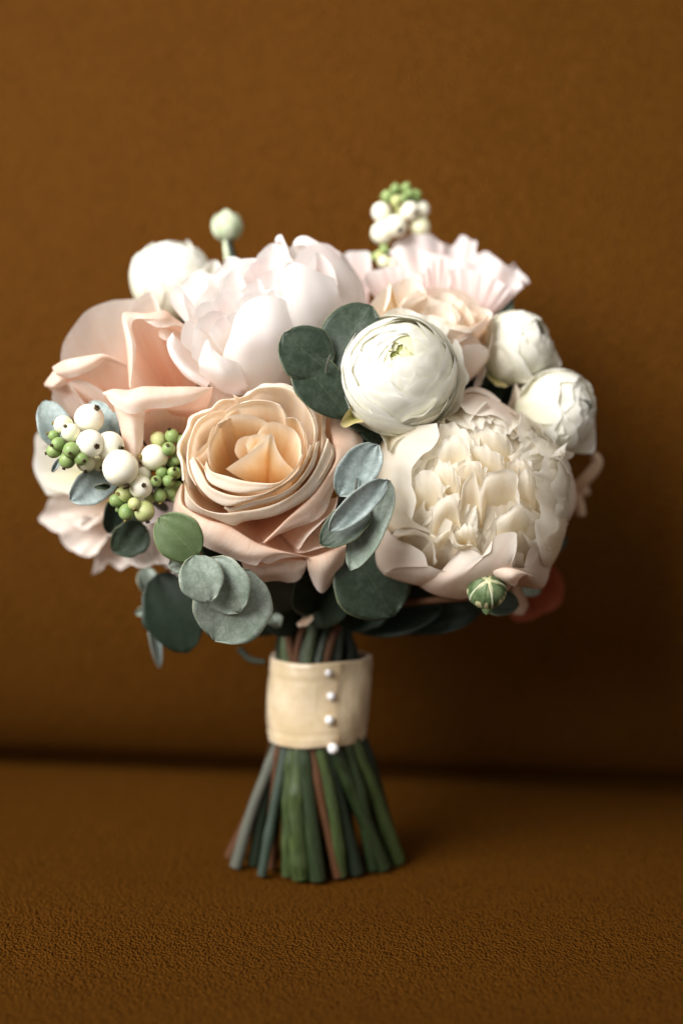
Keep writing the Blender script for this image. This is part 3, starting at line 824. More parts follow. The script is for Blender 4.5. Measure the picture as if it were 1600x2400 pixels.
# ------------------------------------------------------------------ top peony
def top_peony():
    f = fr(380, 540, 3.136)
    ax = CD(-0.35, 0.62, 0.70)
    P = Plant('peony', 'white peony flushed pink at the top centre with a smooth rounded bowl of petals', 'peony', PEONIES, 's_k',
              f((900, 1080, 2.5))[0], ax, 'peony')
    p = P.petal
    # big bowl petals: bottom line, belly line, rim
    bb = f((820, 980, 1.5))[0]
    p(f((1000, 1060, 4.4), (1180, 1000, 4.0), (1350, 880, 3.4), (1470, 720, 2.6), (1503, 560, 2.0), (1488, 430, 1.8)),
      f((950, 860, 7.6), (1120, 800, 7.2), (1270, 690, 6.2), (1390, 540, 4.8), (1440, 400, 3.6), (1420, 300, 2.8)),
      f((900, 420, 8.0), (930, 300, 7.4), (1000, 170, 6.2), (1100, 98, 5.2), (1220, 112, 4.6), (1330, 172, 3.8)),
      base=bb, p=1.5, q=1.1, nu=36, noise=0.0005)
    p(f((940, 900, 8.0), (1060, 860, 7.8), (1200, 770, 7.2), (1330, 640, 6.2)),
      f((890, 560, 8.8), (1000, 560, 8.7), (1150, 540, 8.1), (1300, 480, 6.9)),
      f((880, 300, 8.2), (960, 238, 8.0), (1040, 250, 8.0), (1140, 300, 7.6), (1270, 350, 6.8)),
      base=bb, p=1.5, q=1.1, nu=34, noise=0.0005)
    p(f((440, 1080, 6.6), (560, 1170, 7.2), (720, 1190, 7.0), (920, 1130, 6.2), (1120, 980, 4.6)),
      f((450, 900, 8.6), (570, 860, 9.9), (710, 830, 10.0), (870, 820, 9.4), (1050, 800, 7.4)),
      f((518, 745, 9.2), (528, 645, 9.5), (595, 545, 9.6), (700, 490, 9.5), (800, 484, 9.4), (900, 505, 8.9), (1000, 580, 7.6)),
      base=bb, p=1.5, q=1.0, nu=38, noise=0.0005)
    p(f((285, 1075, 7.6), (350, 1140, 7.6), (470, 1195, 7.3), (640, 1200, 6.0)),
      f((272, 1010, 9.2), (370, 1030, 9.7), (480, 1080, 9.5), (640, 1150, 7.6)),
      f((270, 945, 9.4), (300, 850, 9.8), (332, 798, 9.9), (368, 862, 9.8), (430, 920, 9.8), (530, 960, 9.4), (680, 1000, 7.8)),
      base=bb, p=1.5, q=1.0, nu=32, noise=0.0004)
    # curled outer petal on the left
    p(f((92, 775, 8.3), (118, 880, 8.6), (165, 975, 8.8), (250, 1050, 8.8), (360, 1110, 8.4)),
      f((78, 752, 8.2), (60, 840, 8.8), (110, 970, 9.0), (210, 1080, 9.0), (330, 1150, 8.6)),
      f((80, 748, 8.0), (34, 830, 8.3), (72, 950, 8.5), (160, 1060, 8.5), (310, 1170, 8.0)),
      base=f((640, 1180, 5.0))[0], p=1.2, q=0.9, noise=0.0004)
    # left rim petals
    p(f((150, 840, 8.3), (142, 780, 8.5), (165, 690, 8.7), (205, 652, 8.8), (240, 700, 8.8), (235, 800, 8.8), (215, 930, 8.8)), base=f((480, 980, 7.0))[0], spread=0.55, p=1.4, q=1.0, bulge=0.005, noise=0.0005)
    p(f((62, 540, 6.4), (70, 450, 6.8), (108, 400, 7.1), (150, 440, 7.3), (170, 540, 7.5), (205, 660, 7.8)), base=f((420, 860, 6.2))[0], spread=0.55, p=1.5, q=1.1, bulge=0.005, noise=0.0006)
    p(f((120, 420, 5.8), (180, 370, 6.0), (215, 320, 6.0), (270, 302, 6.1), (325, 340, 6.5), (330, 420, 6.9), (280, 480, 7.2), (240, 570, 7.4)), base=f((480, 840, 6.0))[0], spread=0.55, p=1.5, q=1.1, bulge=0.005, noise=0.0007, ruf=0.0007)
    p(f((300, 320, 5.4), (390, 330, 5.7), (440, 270, 5.8), (470, 200, 5.7), (530, 196, 5.9), (545, 215, 6.1), (620, 207, 6.1), (690, 206, 6.2)), base=f((640, 760, 5.2))[0], spread=0.55, p=1.5, q=1.2, bulge=0.005, noise=0.0008, ruf=0.0007, rf=7)
    # back wall and top petals
    p(f((690, 206, 5.2), (705, 175, 5.0), (760, 120, 4.6), (830, 96, 4.4), (905, 110, 4.4), (930, 180, 4.8), (980, 240, 5.4)), base=f((820, 760, 4.4))[0], spread=0.55, p=1.5, q=1.2, bulge=0.005, noise=0.0006, ruf=0.0007)
    p(f((830, 78, 4.6), (850, 58, 4.6), (890, 62, 4.7), (920, 120, 5.0), (945, 200, 5.6)), f((838, 84, 4.9), (852, 76, 5.0), (878, 84, 5.1), (905, 140, 5.4), (930, 210, 5.9)), base=f((900, 660, 4.6))[0], spread=0.55, p=1.4, q=1.2, bulge=0.005, noise=0.0004)
    p(f((960, 100, 4.6), (1000, 80, 4.5), (1070, 84, 4.5), (1130, 100, 4.6), (1200, 125, 4.6)), f((970, 112, 4.9), (1010, 104, 4.9), (1070, 112, 4.9), (1130, 124, 4.9), (1190, 140, 4.8)), base=f((1080, 760, 4.0))[0], spread=0.55, p=1.5, q=1.2, bulge=0.005, noise=0.0005)
    # broad petals behind the ruffles that close the bowl
    wd = dict(spread=0.75, bulge=0.006, ruf=0.0012, rf=4, noise=0.0008, jag=0.0010, nu=44, lip=0)
    p(f((660, 260, 4.4), (715, 165, 4.2), (780, 114, 4.0), (850, 98, 4.0), (930, 114, 4.1), (1000, 92, 4.1), (1100, 90, 4.2), (1210, 114, 4.3), (1310, 170, 4.2)), base=f((960, 760, 3.0))[0], p=1.4, q=1.1, **wd)
    p(f((130, 470, 5.4), (170, 375, 5.2), (225, 322, 5.2), (300, 300, 5.3), (390, 315, 5.4), (455, 245, 5.4), (530, 200, 5.4), (620, 208, 5.4), (705, 206, 5.3)), base=f((520, 860, 3.6))[0], p=1.4, q=1.1, **wd)
    p(f((210, 660, 7.3), (270, 560, 7.4), (350, 500, 7.4), (450, 440, 7.3), (560, 420, 7.3), (680, 372, 7.1), (800, 330, 6.9), (900, 320, 6.9)), base=f((600, 920, 4.6))[0], p=1.5, q=1.1, **wd)
    p(f((400, 420, 6.4), (470, 330, 6.3), (580, 280, 6.2), (700, 240, 6.0), (820, 215, 5.9), (930, 235, 6.0)), base=f((700, 850, 4.0))[0], p=1.5, q=1.1, **wd)
    p(f((500, 700, 8.7), (540, 560, 8.7), (640, 470, 8.6), (760, 450, 8.5), (880, 460, 8.4), (980, 500, 8.0)), base=f((760, 980, 5.0))[0], p=1.6, q=1.0, **wd)
    # ruffled middle
    p(f((240, 640, 8.2), (262, 570, 8.3), (330, 522, 8.3), (386, 512, 8.3), (400, 480, 8.2), (450, 452, 8.1), (560, 452, 8.1), (600, 500, 8.4)), base=f((600, 860, 6.2))[0], spread=0.55, p=1.8, q=1.2, bulge=0.005, ruf=0.0007, rf=8, noise=0.0006, jag=0.0008)
    p(f((230, 760, 8.7), (260, 660, 8.8), (320, 590, 8.9), (420, 580, 8.9), (480, 640, 9.0), (520, 740, 9.0)), base=f((560, 910, 6.2))[0], spread=0.55, p=1.9, q=1.2, bulge=0.005, belly=0.05, ruf=0.0007, rf=7, noise=0.0006, jag=0.0008)
    p(f((340, 760, 9.0), (370, 670, 9.1), (460, 620, 9.1), (560, 590, 9.1), (620, 540, 9.0)), base=f((620, 920, 6.2))[0], spread=0.55, p=1.9, q=1.2, bulge=0.005, ruf=0.0007, rf=7, noise=0.0006, jag=0.0008)
    p(f((420, 470, 7.4), (440, 400, 7.3), (470, 330, 7.1), (520, 290, 7.0), (580, 330, 7.3), (600, 400, 7.6)), base=f((640, 810, 5.6))[0], spread=0.55, p=1.6, q=1.2, bulge=0.005, ruf=0.0007, rf=8, noise=0.0006)
    p(f((600, 350, 7.0), (620, 290, 6.8), (680, 230, 6.4), (760, 200, 6.2), (830, 210, 6.2), (900, 240, 6.4)), base=f((760, 810, 5.0))[0], spread=0.55, p=1.6, q=1.2, bulge=0.005, ruf=0.0007, rf=7, noise=0.0008)
    p(f((560, 470, 8.0), (600, 420, 8.0), (660, 370, 7.9), (700, 360, 7.9), (745, 440, 8.1), (800, 470, 8.3)), base=f((700, 840, 5.8))[0], spread=0.55, p=1.7, q=1.2, bulge=0.005, ruf=0.0007, rf=8, noise=0.0006)
    p(f((680, 330, 7.3), (740, 310, 7.2), (810, 290, 7.2), (850, 320, 7.4), (885, 390, 7.8), (925, 480, 8.2)), base=f((800, 840, 5.6))[0], spread=0.55, p=1.7, q=1.2, bulge=0.005, ruf=0.0007, rf=8, noise=0.0006)
    p(f((800, 420, 8.0), (820, 370, 7.9), (860, 350, 7.9), (900, 410, 8.2), (925, 470, 8.4), (930, 560, 8.5)), base=f((860, 840, 5.8))[0], spread=0.55, p=1.7, q=1.15, bulge=0.005, noise=0.0005)
    p(f((880, 290, 7.4), (915, 240, 7.3), (955, 232, 7.3), (990, 320, 7.8), (1020, 430, 8.1), (1040, 560, 8.0)), base=f((960, 860, 5.4))[0], spread=0.55, p=1.7, q=1.15, bulge=0.005, noise=0.0005)
    p(f((1060, 235, 7.0), (1090, 190, 6.6), (1130, 165, 6.2), (1200, 215, 6.2), (1270, 320, 6.4)), base=f((1080, 820, 4.6))[0], spread=0.55, p=1.6, q=1.2, bulge=0.005, noise=0.0005)
    A = frame_from_axis(ax)
    C = f((720, 700, 4.6))[0]
    for k in range(26):
        a = k * 2.39996
        th = 0.25 + 0.85 * math.sqrt(k / 26)
        P.shell(C, A, 0.030 + 0.004 * rng.rand(), 2.4, th, a, 1.0 + 0.3 * rng.rand(), flare=0.10, notch=0.03, round_=0.22, squash=(1.15, 0.95, 0.75), noise=0.0008)
    # guard petals round the back
    for k in range(6):
        P.shell(C, A, 0.041, 2.9, 1.15, -0.6 + k * 0.75, 1.5, flare=0.02, round_=0.3, squash=(1.1, 1.0, 0.9))
    return P

# ------------------------------------------------------------------ ivory peony
def ivory_peony():
    f = fr(860, 900, 3.015)
    ax = CD(0.06, 0.22, 0.97)
    P = Plant('peony', 'big ivory double peony at the right with crowded ruffled inner petals', 'peony', PEONIES, 's_i',
              f((800, 1000, 0.0))[0], ax, 'ivory')
    p = P.petal
    g = dict(mat='ivory_out')
    # guard petals: belly line then rim
    p(f((150, 330, 6.8), (70, 500, 6.6), (55, 720, 6.4), (60, 900, 6.2), (130, 1080, 6.2)),
      f((330, 300, 9.6), (210, 440, 9.4), (180, 650, 9.4), (190, 860, 9.2), (280, 1010, 9.2)),
      f((505, 275, 10.6), (480, 440, 10.8), (380, 520, 10.7), (308, 630, 10.4), (340, 760, 10.5), (332, 900, 10.4), (322, 965, 10.3), (400, 1012, 10.3), (500, 1075, 10.3)),
      p=1.7, q=1.0, nu=40, noise=0.0007, ruf=0.0005, jag=0.0008)
    p(f((45, 960, 5.6), (40, 1190, 5.8), (62, 1300, 6.2), (124, 1358, 6.6)),
      f((120, 980, 8.0), (110, 1120, 8.4), (150, 1220, 8.6), (200, 1300, 8.6)),
      f((150, 1050, 9.0), (230, 1100, 9.4), (330, 1150, 9.6), (400, 1200, 9.7), (432, 1290, 9.4)),
      p=1.6, q=1.0, noise=0.0004, **g)
    p(f((200, 1030, 9.6), (330, 1020, 9.9), (430, 1050, 10.0), (480, 1120, 10.1), (490, 1190, 10.0), (500, 1250, 9.7)), belly=0.1, p=1.7, q=1.0, noise=0.0006, ruf=0.0005, jag=0.0006)
    p(f((124, 1356, 6.6), (250, 1400, 6.8), (370, 1425, 7.0), (480, 1440, 7.0)),
      f((130, 1335, 7.6), (260, 1340, 8.2), (400, 1370, 8.5), (560, 1380, 8.6)),
      f((124, 1325, 7.8), (290, 1254, 9.0), (400, 1268, 9.4), (500, 1310, 9.6), (610, 1335, 9.6)),
      p=1.6, q=1.0, noise=0.0004, **g)
    p(f((370, 1430, 6.6), (450, 1480, 6.8), (560, 1512, 7.0), (700, 1520, 7.0), (860, 1500, 7.0), (1000, 1460, 6.8)),
      f((480, 1370, 9.0), (600, 1380, 9.6), (740, 1360, 9.8), (900, 1340, 9.6), (1040, 1330, 9.0)),
      f((640, 1180, 10.2), (690, 1155, 10.2), (770, 1185, 10.4), (812, 1212, 10.4), (872, 1180, 10.5), (900, 1080, 10.6), (1040, 1045, 10.6), (1058, 1100, 10.5), (1050, 1190, 10.3), (1005, 1290, 9.8)),
      p=1.6, q=1.0, nu=40, noise=0.0005, **g)
    p(f((880, 1296, 9.6), (1000, 1296, 9.8), (1100, 1325, 9.6), (1172, 1358, 9.0)),
      f((900, 1360, 9.6), (1000, 1370, 10.0), (1060, 1360, 10.0), (1150, 1345, 9.3)),
      f((960, 1395, 8.8), (1042, 1432, 9.0), (1072, 1380, 9.6), (1120, 1335, 9.6)),
      base=f((900, 1300, 2.0))[0], p=1.4, q=0.9, noise=0.0004, **g)
    p(f((1060, 1430, 6.0), (1200, 1450, 5.6), (1260, 1420, 5.2), (1310, 1260, 4.8)),
      f((1040, 1360, 8.2), (1160, 1360, 8.0), (1240, 1280, 7.4), (1290, 1180, 6.6)),
      f((1010, 1290, 9.4), (1110, 1300, 9.2), (1180, 1220, 9.0), (1260, 1120, 8.6)),
      p=1.6, q=1.0, noise=0.0004, **g)
    p(f((1250, 1370, 5.2), (1340, 1200, 4.8), (1400, 1020, 4.8), (1430, 850, 4.8)),
      f((1180, 1300, 8.2), (1290, 1170, 7.8), (1380, 1010, 7.2), (1415, 850, 7.0)),
      f((1110, 1290, 9.2), (1150, 1160, 9.4), (1260, 1070, 9.2), (1350, 980, 8.6), (1380, 760, 8.2)),
      p=1.6, q=1.0, noise=0.0004, **g)
    p(f((1400, 1000, 4.0), (1468, 880, 3.8), (1472, 720, 3.6), (1410, 560, 3.6), (1300, 440, 3.8)),
      f((1385, 980, 6.0), (1428, 850, 5.8), (1415, 710, 5.8), (1370, 580, 5.8), (1305, 450, 5.2)), p=1.5, q=1.0, noise=0.0004, **g)
    p(f((1330, 960, 7.6), (1390, 840, 7.2), (1385, 700, 7.0), (1330, 560, 6.8), (1260, 470, 6.6)), belly=0.08, p=1.6, q=1.0, noise=0.0004)
    p(f((640, 150, 7.2), (670, 60, 6.0), (760, 25, 5.4), (870, 62, 5.4), (945, 125, 5.8)), f((650, 160, 7.6), (680, 80, 6.8), (760, 52, 6.2), (850, 85, 6.2), (930, 135, 6.2)), p=1.6, q=1.0, noise=0.0004, **g)
    p(f((640, 90, 6.2), (760, 70, 5.8), (940, 130, 5.6), (1080, 220, 5.4), (1200, 330, 5.4), (1290, 440, 5.6)),
      f((650, 130, 8.0), (780, 120, 7.6), (940, 180, 7.4), (1080, 290, 7.2), (1180, 390, 7.0), (1260, 500, 6.8)),
      f((660, 160, 8.8), (740, 215, 9.0), (910, 225, 8.6), (1000, 290, 8.6), (1080, 380, 8.6), (1180, 480, 8.2)), p=1.6, q=1.0, noise=0.0006, ruf=0.0004, **g)
    p(f((1000, 145, 4.0), (1030, 60, 4.0), (1052, 5, 4.0), (1085, 100, 4.0), (1130, 230, 4.4)), p=1.3, q=1.0, noise=0.0003, **g)
    # inner petals seen well enough to place
    p(f((345, 720, 10.0), (340, 640, 10.3), (430, 610, 10.5), (510, 660, 10.6), (538, 750, 10.6), (480, 860, 10.4)), base=f((430, 1060, 8.3))[0], spread=0.9, lip=0, p=1.2, q=0.9, bulge=0.008, noise=0.0009, ruf=0.0011, rf=6, jag=0.0014)
    p(f((440, 1000, 10.0), (470, 880, 10.4), (545, 790, 10.7), (628, 800, 10.8), (662, 920, 10.6), (650, 1000, 10.3)), base=f((560, 1130, 8.8))[0], spread=0.9, lip=0, p=1.2, q=0.9, bulge=0.008, noise=0.0009, ruf=0.0011, rf=6, jag=0.0014)
    p(f((655, 880, 10.7), (660, 780, 10.9), (715, 650, 11.1), (760, 635, 11.1), (800, 740, 11.0), (830, 650, 11.1), (880, 615, 11.2), (1040, 610, 11.1), (1065, 760, 10.9), (1080, 880, 10.7)), base=f((860, 1120, 8.8))[0], spread=0.9, lip=0, p=1.6, q=1.0, bulge=0.010, nu=44, noise=0.0006, ruf=0.0008, rf=6)
    p(f((1060, 720, 10.6), (1065, 640, 10.8), (1090, 598, 10.8), (1140, 600, 10.8), (1180, 650, 10.5), (1200, 740, 10.2)), base=f((1120, 1000, 8.8))[0], spread=0.9, lip=0, p=1.3, q=0.9, bulge=0.007, noise=0.0009, ruf=0.0011, rf=6, jag=0.0014)
    p(f((850, 1010, 10.7), (900, 950, 10.9), (1000, 890, 10.9), (1060, 855, 10.8), (1110, 890, 10.6), (1180, 960, 10.2)), base=f((1000, 1250, 8.8))[0], spread=0.9, lip=0, p=1.6, q=1.0, bulge=0.010, noise=0.0006, jag=0.0006)
    p(f((445, 1060, 10.1), (500, 1080, 10.3), (580, 1040, 10.5), (612, 1090, 10.4), (640, 1150, 10.3), (740, 1145, 10.4), (810, 1200, 10.3)), f((470, 1110, 10.0), (520, 1120, 10.2), (580, 1100, 10.4), (620, 1140, 10.3), (650, 1180, 10.2), (740, 1170, 10.3), (800, 1210, 10.2)), base=f((620, 1280, 8.3))[0], spread=0.9, lip=0, p=1.4, q=1.0, bulge=0.005, noise=0.0009, ruf=0.0011, rf=6, jag=0.0014)
    p(f((620, 1060, 10.2), (650, 1010, 10.5), (710, 1000, 10.6), (772, 1022, 10.6), (770, 1090, 10.4)), base=f((700, 1200, 9.3))[0], spread=0.9, lip=0, p=1.4, q=1.0, bulge=0.007, noise=0.0009, ruf=0.0011, rf=6, jag=0.0014)
    p(f((480, 520, 10.4), (500, 460, 10.5), (560, 380, 10.6), (640, 360, 10.6), (720, 440, 10.8), (730, 540, 10.9), (640, 620, 10.9)), base=f((600, 800, 8.8))[0], spread=0.9, lip=0, p=1.3, q=0.9, bulge=0.010, noise=0.0009, ruf=0.0011, rf=6, jag=0.0014)
    p(f((510, 300, 9.8), (620, 270, 9.8), (700, 330, 10.2), (760, 430, 10.5), (790, 520, 10.6)), base=f((640, 800, 8.3))[0], spread=0.9, lip=0, p=1.5, q=0.9, bulge=0.010, noise=0.0009, ruf=0.0011, rf=6, jag=0.0014)
    kw = dict(spread=0.9, lip=0, noise=0.0009, ruf=0.0011, rf=6, jag=0.0014, bulge=0.008)
    p(f((700, 470, 10.6), (770, 420, 10.7), (860, 440, 10.7), (960, 520, 10.6), (980, 640, 10.5)), base=f((860, 760, 9.0))[0], p=1.3, q=0.9, **kw)
    p(f((760, 330, 10.0), (850, 300, 10.0), (960, 350, 9.9), (1040, 440, 9.8)), base=f((900, 620, 8.6))[0], p=1.3, q=0.9, **kw)
    p(f((640, 560, 11.0), (720, 520, 11.1), (800, 560, 11.1), (850, 660, 11.0)), base=f((740, 820, 9.4))[0], p=1.3, q=0.9, **kw)
    p(f((440, 600, 10.3), (520, 550, 10.6), (610, 590, 10.8), (660, 690, 10.9)), base=f((560, 880, 9.0))[0], p=1.3, q=0.9, **kw)
    p(f((980, 560, 10.4), (1060, 520, 10.2), (1150, 560, 9.9), (1200, 660, 9.6)), base=f((1090, 800, 8.4))[0], p=1.3, q=0.9, **kw)
    p(f((1140, 760, 10.0), (1200, 720, 9.8), (1280, 790, 9.3), (1300, 900, 9.0)), base=f((1200, 1050, 8.0))[0], p=1.3, q=0.9, **kw)
    # crowded ruffles filling the ball
    A = frame_from_axis(ax)
    C = f((790, 800, 5.2))[0]
    lathe_obj('petal', [(0.0475 * math.sin(t), 0.0475 * math.cos(t)) for t in np.linspace(0.02, 2.2, 16)], 'ivory', P.t, C, ax)
    n = 92
    for k in range(n):
        a = k * 2.39996 + 0.5 * rng.rand()
        th = 0.10 + 1.20 * math.sqrt((k + 0.5) / n)
        r = rng.uniform(0.0490, 0.0535 if th < 0.85 else 0.0500) - 0.003 * (k < 8)
        cm = 1.0 if th < 0.85 else 0.25
        w = rng.uniform(0.6, 1.25) if th > 0.4 else 1.5
        P.shell(C, A, r, min(2.3, th + 1.1), max(th - 0.20 * rng.rand(), 0.04), a, w, flare=rng.uniform(0.03, 0.10), notch=0.055 if th < 0.85 else 0.018, round_=rng.uniform(0.12, 0.34),
                noise=0.0006 + 0.0008 * cm, tuck=0.04 * cm * rng.randn(), curl=0.05 * cm * rng.randn(), nu=20, nv=10, fp=4)
    for k in range(7):
        P.shell(C, A, 0.053, 2.9, 1.35, k * 0.9 + 0.3, 1.4, mat='ivory_out', flare=0.0, round_=0.3)
    return P

# ------------------------------------------------------------------ ranunculus
def ranunculus(label, key, C, ax, r, base, layers=11, th_first=0.18, th_last=1.75, seed=1, core=True, per=4, flare=0.058, wide=1.75,
               mat='ran', notch=0.035, squash=(1, 1, 1), extra=None, r_in=0.82, round_=0.34):
    P = Plant('ranunculus', label, 'ranunculus', RANS, key, base, np.asarray(ax), mat)
    A = frame_from_axis(ax)
    rng.seed(seed)
    for k in range(layers):
        s = k / max(layers - 1, 1)
        th = th_first + (th_last - th_first) * s ** 0.92
        rk = r * (r_in + (1 - r_in) * s ** 0.7)
        n = per
        for j in range(n):
            a = j * 2 * math.pi / n + k * 1.15 + 0.35 * rng.randn()
            m = mat
            P.shell(C, A, rk * (1 + 0.012 * rng.randn()), 2.75, th + 0.05 * rng.randn(), a, 2 * math.pi / n * wide, mat=m,
                    flare=flare * (0.75 + 0.5 * rng.rand()), tuck=0.026, notch=(0.008 if k < 2 else notch), round_=(0.12 if k < 2 else round_ + 0.08 * rng.rand()), noise=0.0007, squash=squash, nu=22, nv=12,
                    curl=-0.02)
    if core:
        for k in range(5):
            P.shell(C, A, r * (0.76 + 0.02 * k), 1.3, 0.03 + 0.03 * k, k * 2.4, 2.6, mat='ran_core', flare=0.02, round_=0.25, notch=0.03)
    lathe_obj('petal', [(r * 0.745 * math.sin(t), r * 0.745 * math.cos(t)) for t in np.linspace(0.02, 1.2, 8)], 'ran_core' if core else mat, P.t, C, ax)
    # sepals under the head
    for k in range(5):
        P.shell(C, A, r * 0.99, 3.05, 2.35, k * 1.256 + 0.4, 0.7, mat='sepal', flare=0.03, round_=0.5)
    return P

def front_ranunculus():
    C = SRC((930, 878, 8.3))[0]
    P = ranunculus('round white ranunculus with a green eye at the front, right of the dark leaves', 's_h', C, CD(-0.02, 0.37, 0.92), 0.0338,
                   SRC((925, 960, 5.6))[0], layers=10, th_last=1.62, seed=5)
    f = fr(780, 700, 4.7515)
    # loose outer petals
    P.petal(f((430, 1330, 8.6), (560, 1530, 9.4), (620, 1680, 9.6), (700, 1560, 9.6), (860, 1480, 9.6), (1080, 1330, 9.4)), p=1.7, q=1.0, belly=0.05, noise=0.0006, nu=30)
    P.petal(f((1240, 1330, 8.6), (1400, 1200, 8.2), (1440, 990, 8.0), (1500, 880, 7.8), (1440, 740, 7.6), (1420, 560, 7.4), (1370, 440, 7.2)), p=1.7, q=1.0, noise=0.0006, ruf=0.0006, rf=8, nu=30)
    P.petal(f((860, 1390, 10.2), (1000, 1330, 10.4), (1180, 1250, 10.4), (1290, 1110, 10.2)), p=1.8, q=1.0, noise=0.0005, jag=0.0006)
    P.petal(f((700, 1390, 10.2), (860, 1290, 10.8), (1020, 1250, 10.9), (1170, 1110, 10.8)), p=1.8, q=1.0, noise=0.0005, jag=0.0006)
    P.petal(f((560, 180, 7.2), (700, 118, 6.8), (850, 130, 6.8), (960, 190, 7.0), (1100, 220, 7.0), (1300, 330, 7.2)), p=1.7, q=1.0, noise=0.0005, ruf=0.0005, rf=9, nu=30)
    # yellow-green sepals
    P.sepal(f((210, 1180, 9.6), (130, 1300, 9.9), (95, 1370, 10.0), (140, 1410, 10.0), (260, 1370, 9.8), (400, 1350, 9.4)), base=f((480, 1200, 7.0))[0], p=1.2, q=0.9, bulge=0.002)
    P.sepal(f((860, 1420, 8.6), (800, 1400, 8.8), (760, 1400, 8.9), (720, 1380, 8.8)), base=f((860, 1280, 6.6))[0], p=1.2, q=0.9)

def right_ranunculi():
    C = SRC((1205, 815, 2.4))[0]
    P = ranunculus('closed cream ranunculus in side view just right of the pale peach rose', 's_p', C, CD(0.72, 0.45, 0.50), 0.0218,
                   SRC((1150, 850, 1.6))[0], layers=5, th_first=0.16, th_last=0.98, seed=8, core=False, per=4, flare=0.03, wide=1.5, notch=0.06,
                   squash=(1, 1, 1.12), r_in=0.86)
    f = fr(1060, 680, 4.126)
    P.petal(f((370, 260, 3.6), (480, 235, 3.0), (570, 240, 2.6), (600, 330, 3.4), (640, 420, 3.8)), p=1.7, q=1.1, belly=0.08, noise=0.0006)
    P.petal(f((330, 560, 3.8), (480, 480, 4.6), (640, 600, 5.0), (720, 720, 4.8), (800, 860, 4.0)), p=1.7, q=1.1, belly=0.08, noise=0.0006, bulge=0.002)
    P.petal(f((800, 360, 2.2), (900, 450, 2.4), (990, 570, 2.4), (1050, 700, 2.2), (1050, 740, 2.2)), p=1.6, q=1.1, belly=0.05, noise=0.0006, ruf=0.0005)
    P.petal(f((700, 860, 3.8), (790, 870, 4.0), (860, 830, 4.0), (1000, 760, 3.6)), p=1.6, q=1.1, belly=0.05, noise=0.0006)
    P.sepal(f((210, 920, 4.0), (240, 940, 4.0), (300, 850, 4.0), (330, 760, 3.6)), base=f((280, 690, 3.0))[0], p=1.0, q=1.0, mat='pale')
    P.sepal(f((330, 820, 3.6), (420, 900, 3.8), (540, 930, 3.6)), base=f((300, 740, 2.0))[0], p=1.0, q=1.0)
    C = SRC((1300, 965, 3.0))[0]
    P = ranunculus('cream ranunculus in side view at the right edge, resting above the ivory peony', 's_z', C, CD(0.80, 0.10, 0.58), 0.0225,
                   SRC((1240, 1000, 1.8))[0], layers=5, th_first=0.16, th_last=1.0, seed=12, core=False, per=4, flare=0.03, wide=1.5, notch=0.06,
                   squash=(1.05, 1.12, 1.15), r_in=0.86)
    P.petal(f((690, 960, 4.6), (820, 830, 4.4), (1000, 790, 4.2), (1160, 850, 4.0), (1230, 960, 4.4), (1180, 1180, 4.8), (1110, 1430, 5.0)), p=1.6, q=1.0, belly=0.06, noise=0.0006, bulge=0.002)
    P.petal(f((1140, 830, 3.4), (1290, 880, 3.0), (1350, 960, 2.8), (1370, 1200, 2.8), (1375, 1540, 2.8), (1250, 1580, 3.2)), p=1.6, q=1.0, belly=0.04, noise=0.0006, nu=30)
    P.petal(f((850, 1560, 4.6), (1000, 1540, 4.9), (1180, 1560, 4.9), (1120, 1640, 4.4)), p=1.6, q=1.0, belly=0.04, noise=0.0005)
    P.petal(f((690, 1180, 4.8), (850, 1290, 5.2), (1050, 1280, 5.3), (1090, 1390, 5.2)), p=1.6, q=1.0, belly=0.06, noise=0.0006)

def back_ranunculus():
    C = SRC((405, 655, -1.4))[0]
    P = ranunculus('plump white ranunculus at the upper left behind the top peony', 's_o', C, CD(0.30, 0.90, 0.30), 0.0265,
                   SRC((420, 740, -1.6))[0], layers=7, th_first=0.14, th_last=1.35, seed=21, core=False, per=4, flare=0.05, wide=1.6)
    P.petal(SRC((425, 620, 0.2), (430, 585, -0.6), (440, 560, -1.2), (452, 575, -1.2), (470, 610, -0.8)), p=1.5, q=1.0, noise=0.0006, base=SRC((430, 690, -1.2))[0])
    P.petal(SRC((450, 690, 1.0), (470, 630, 1.0), (500, 606, 0.8), (520, 625, 0.8), (540, 660, 0.6)), p=1.5, q=1.0, noise=0.0006)

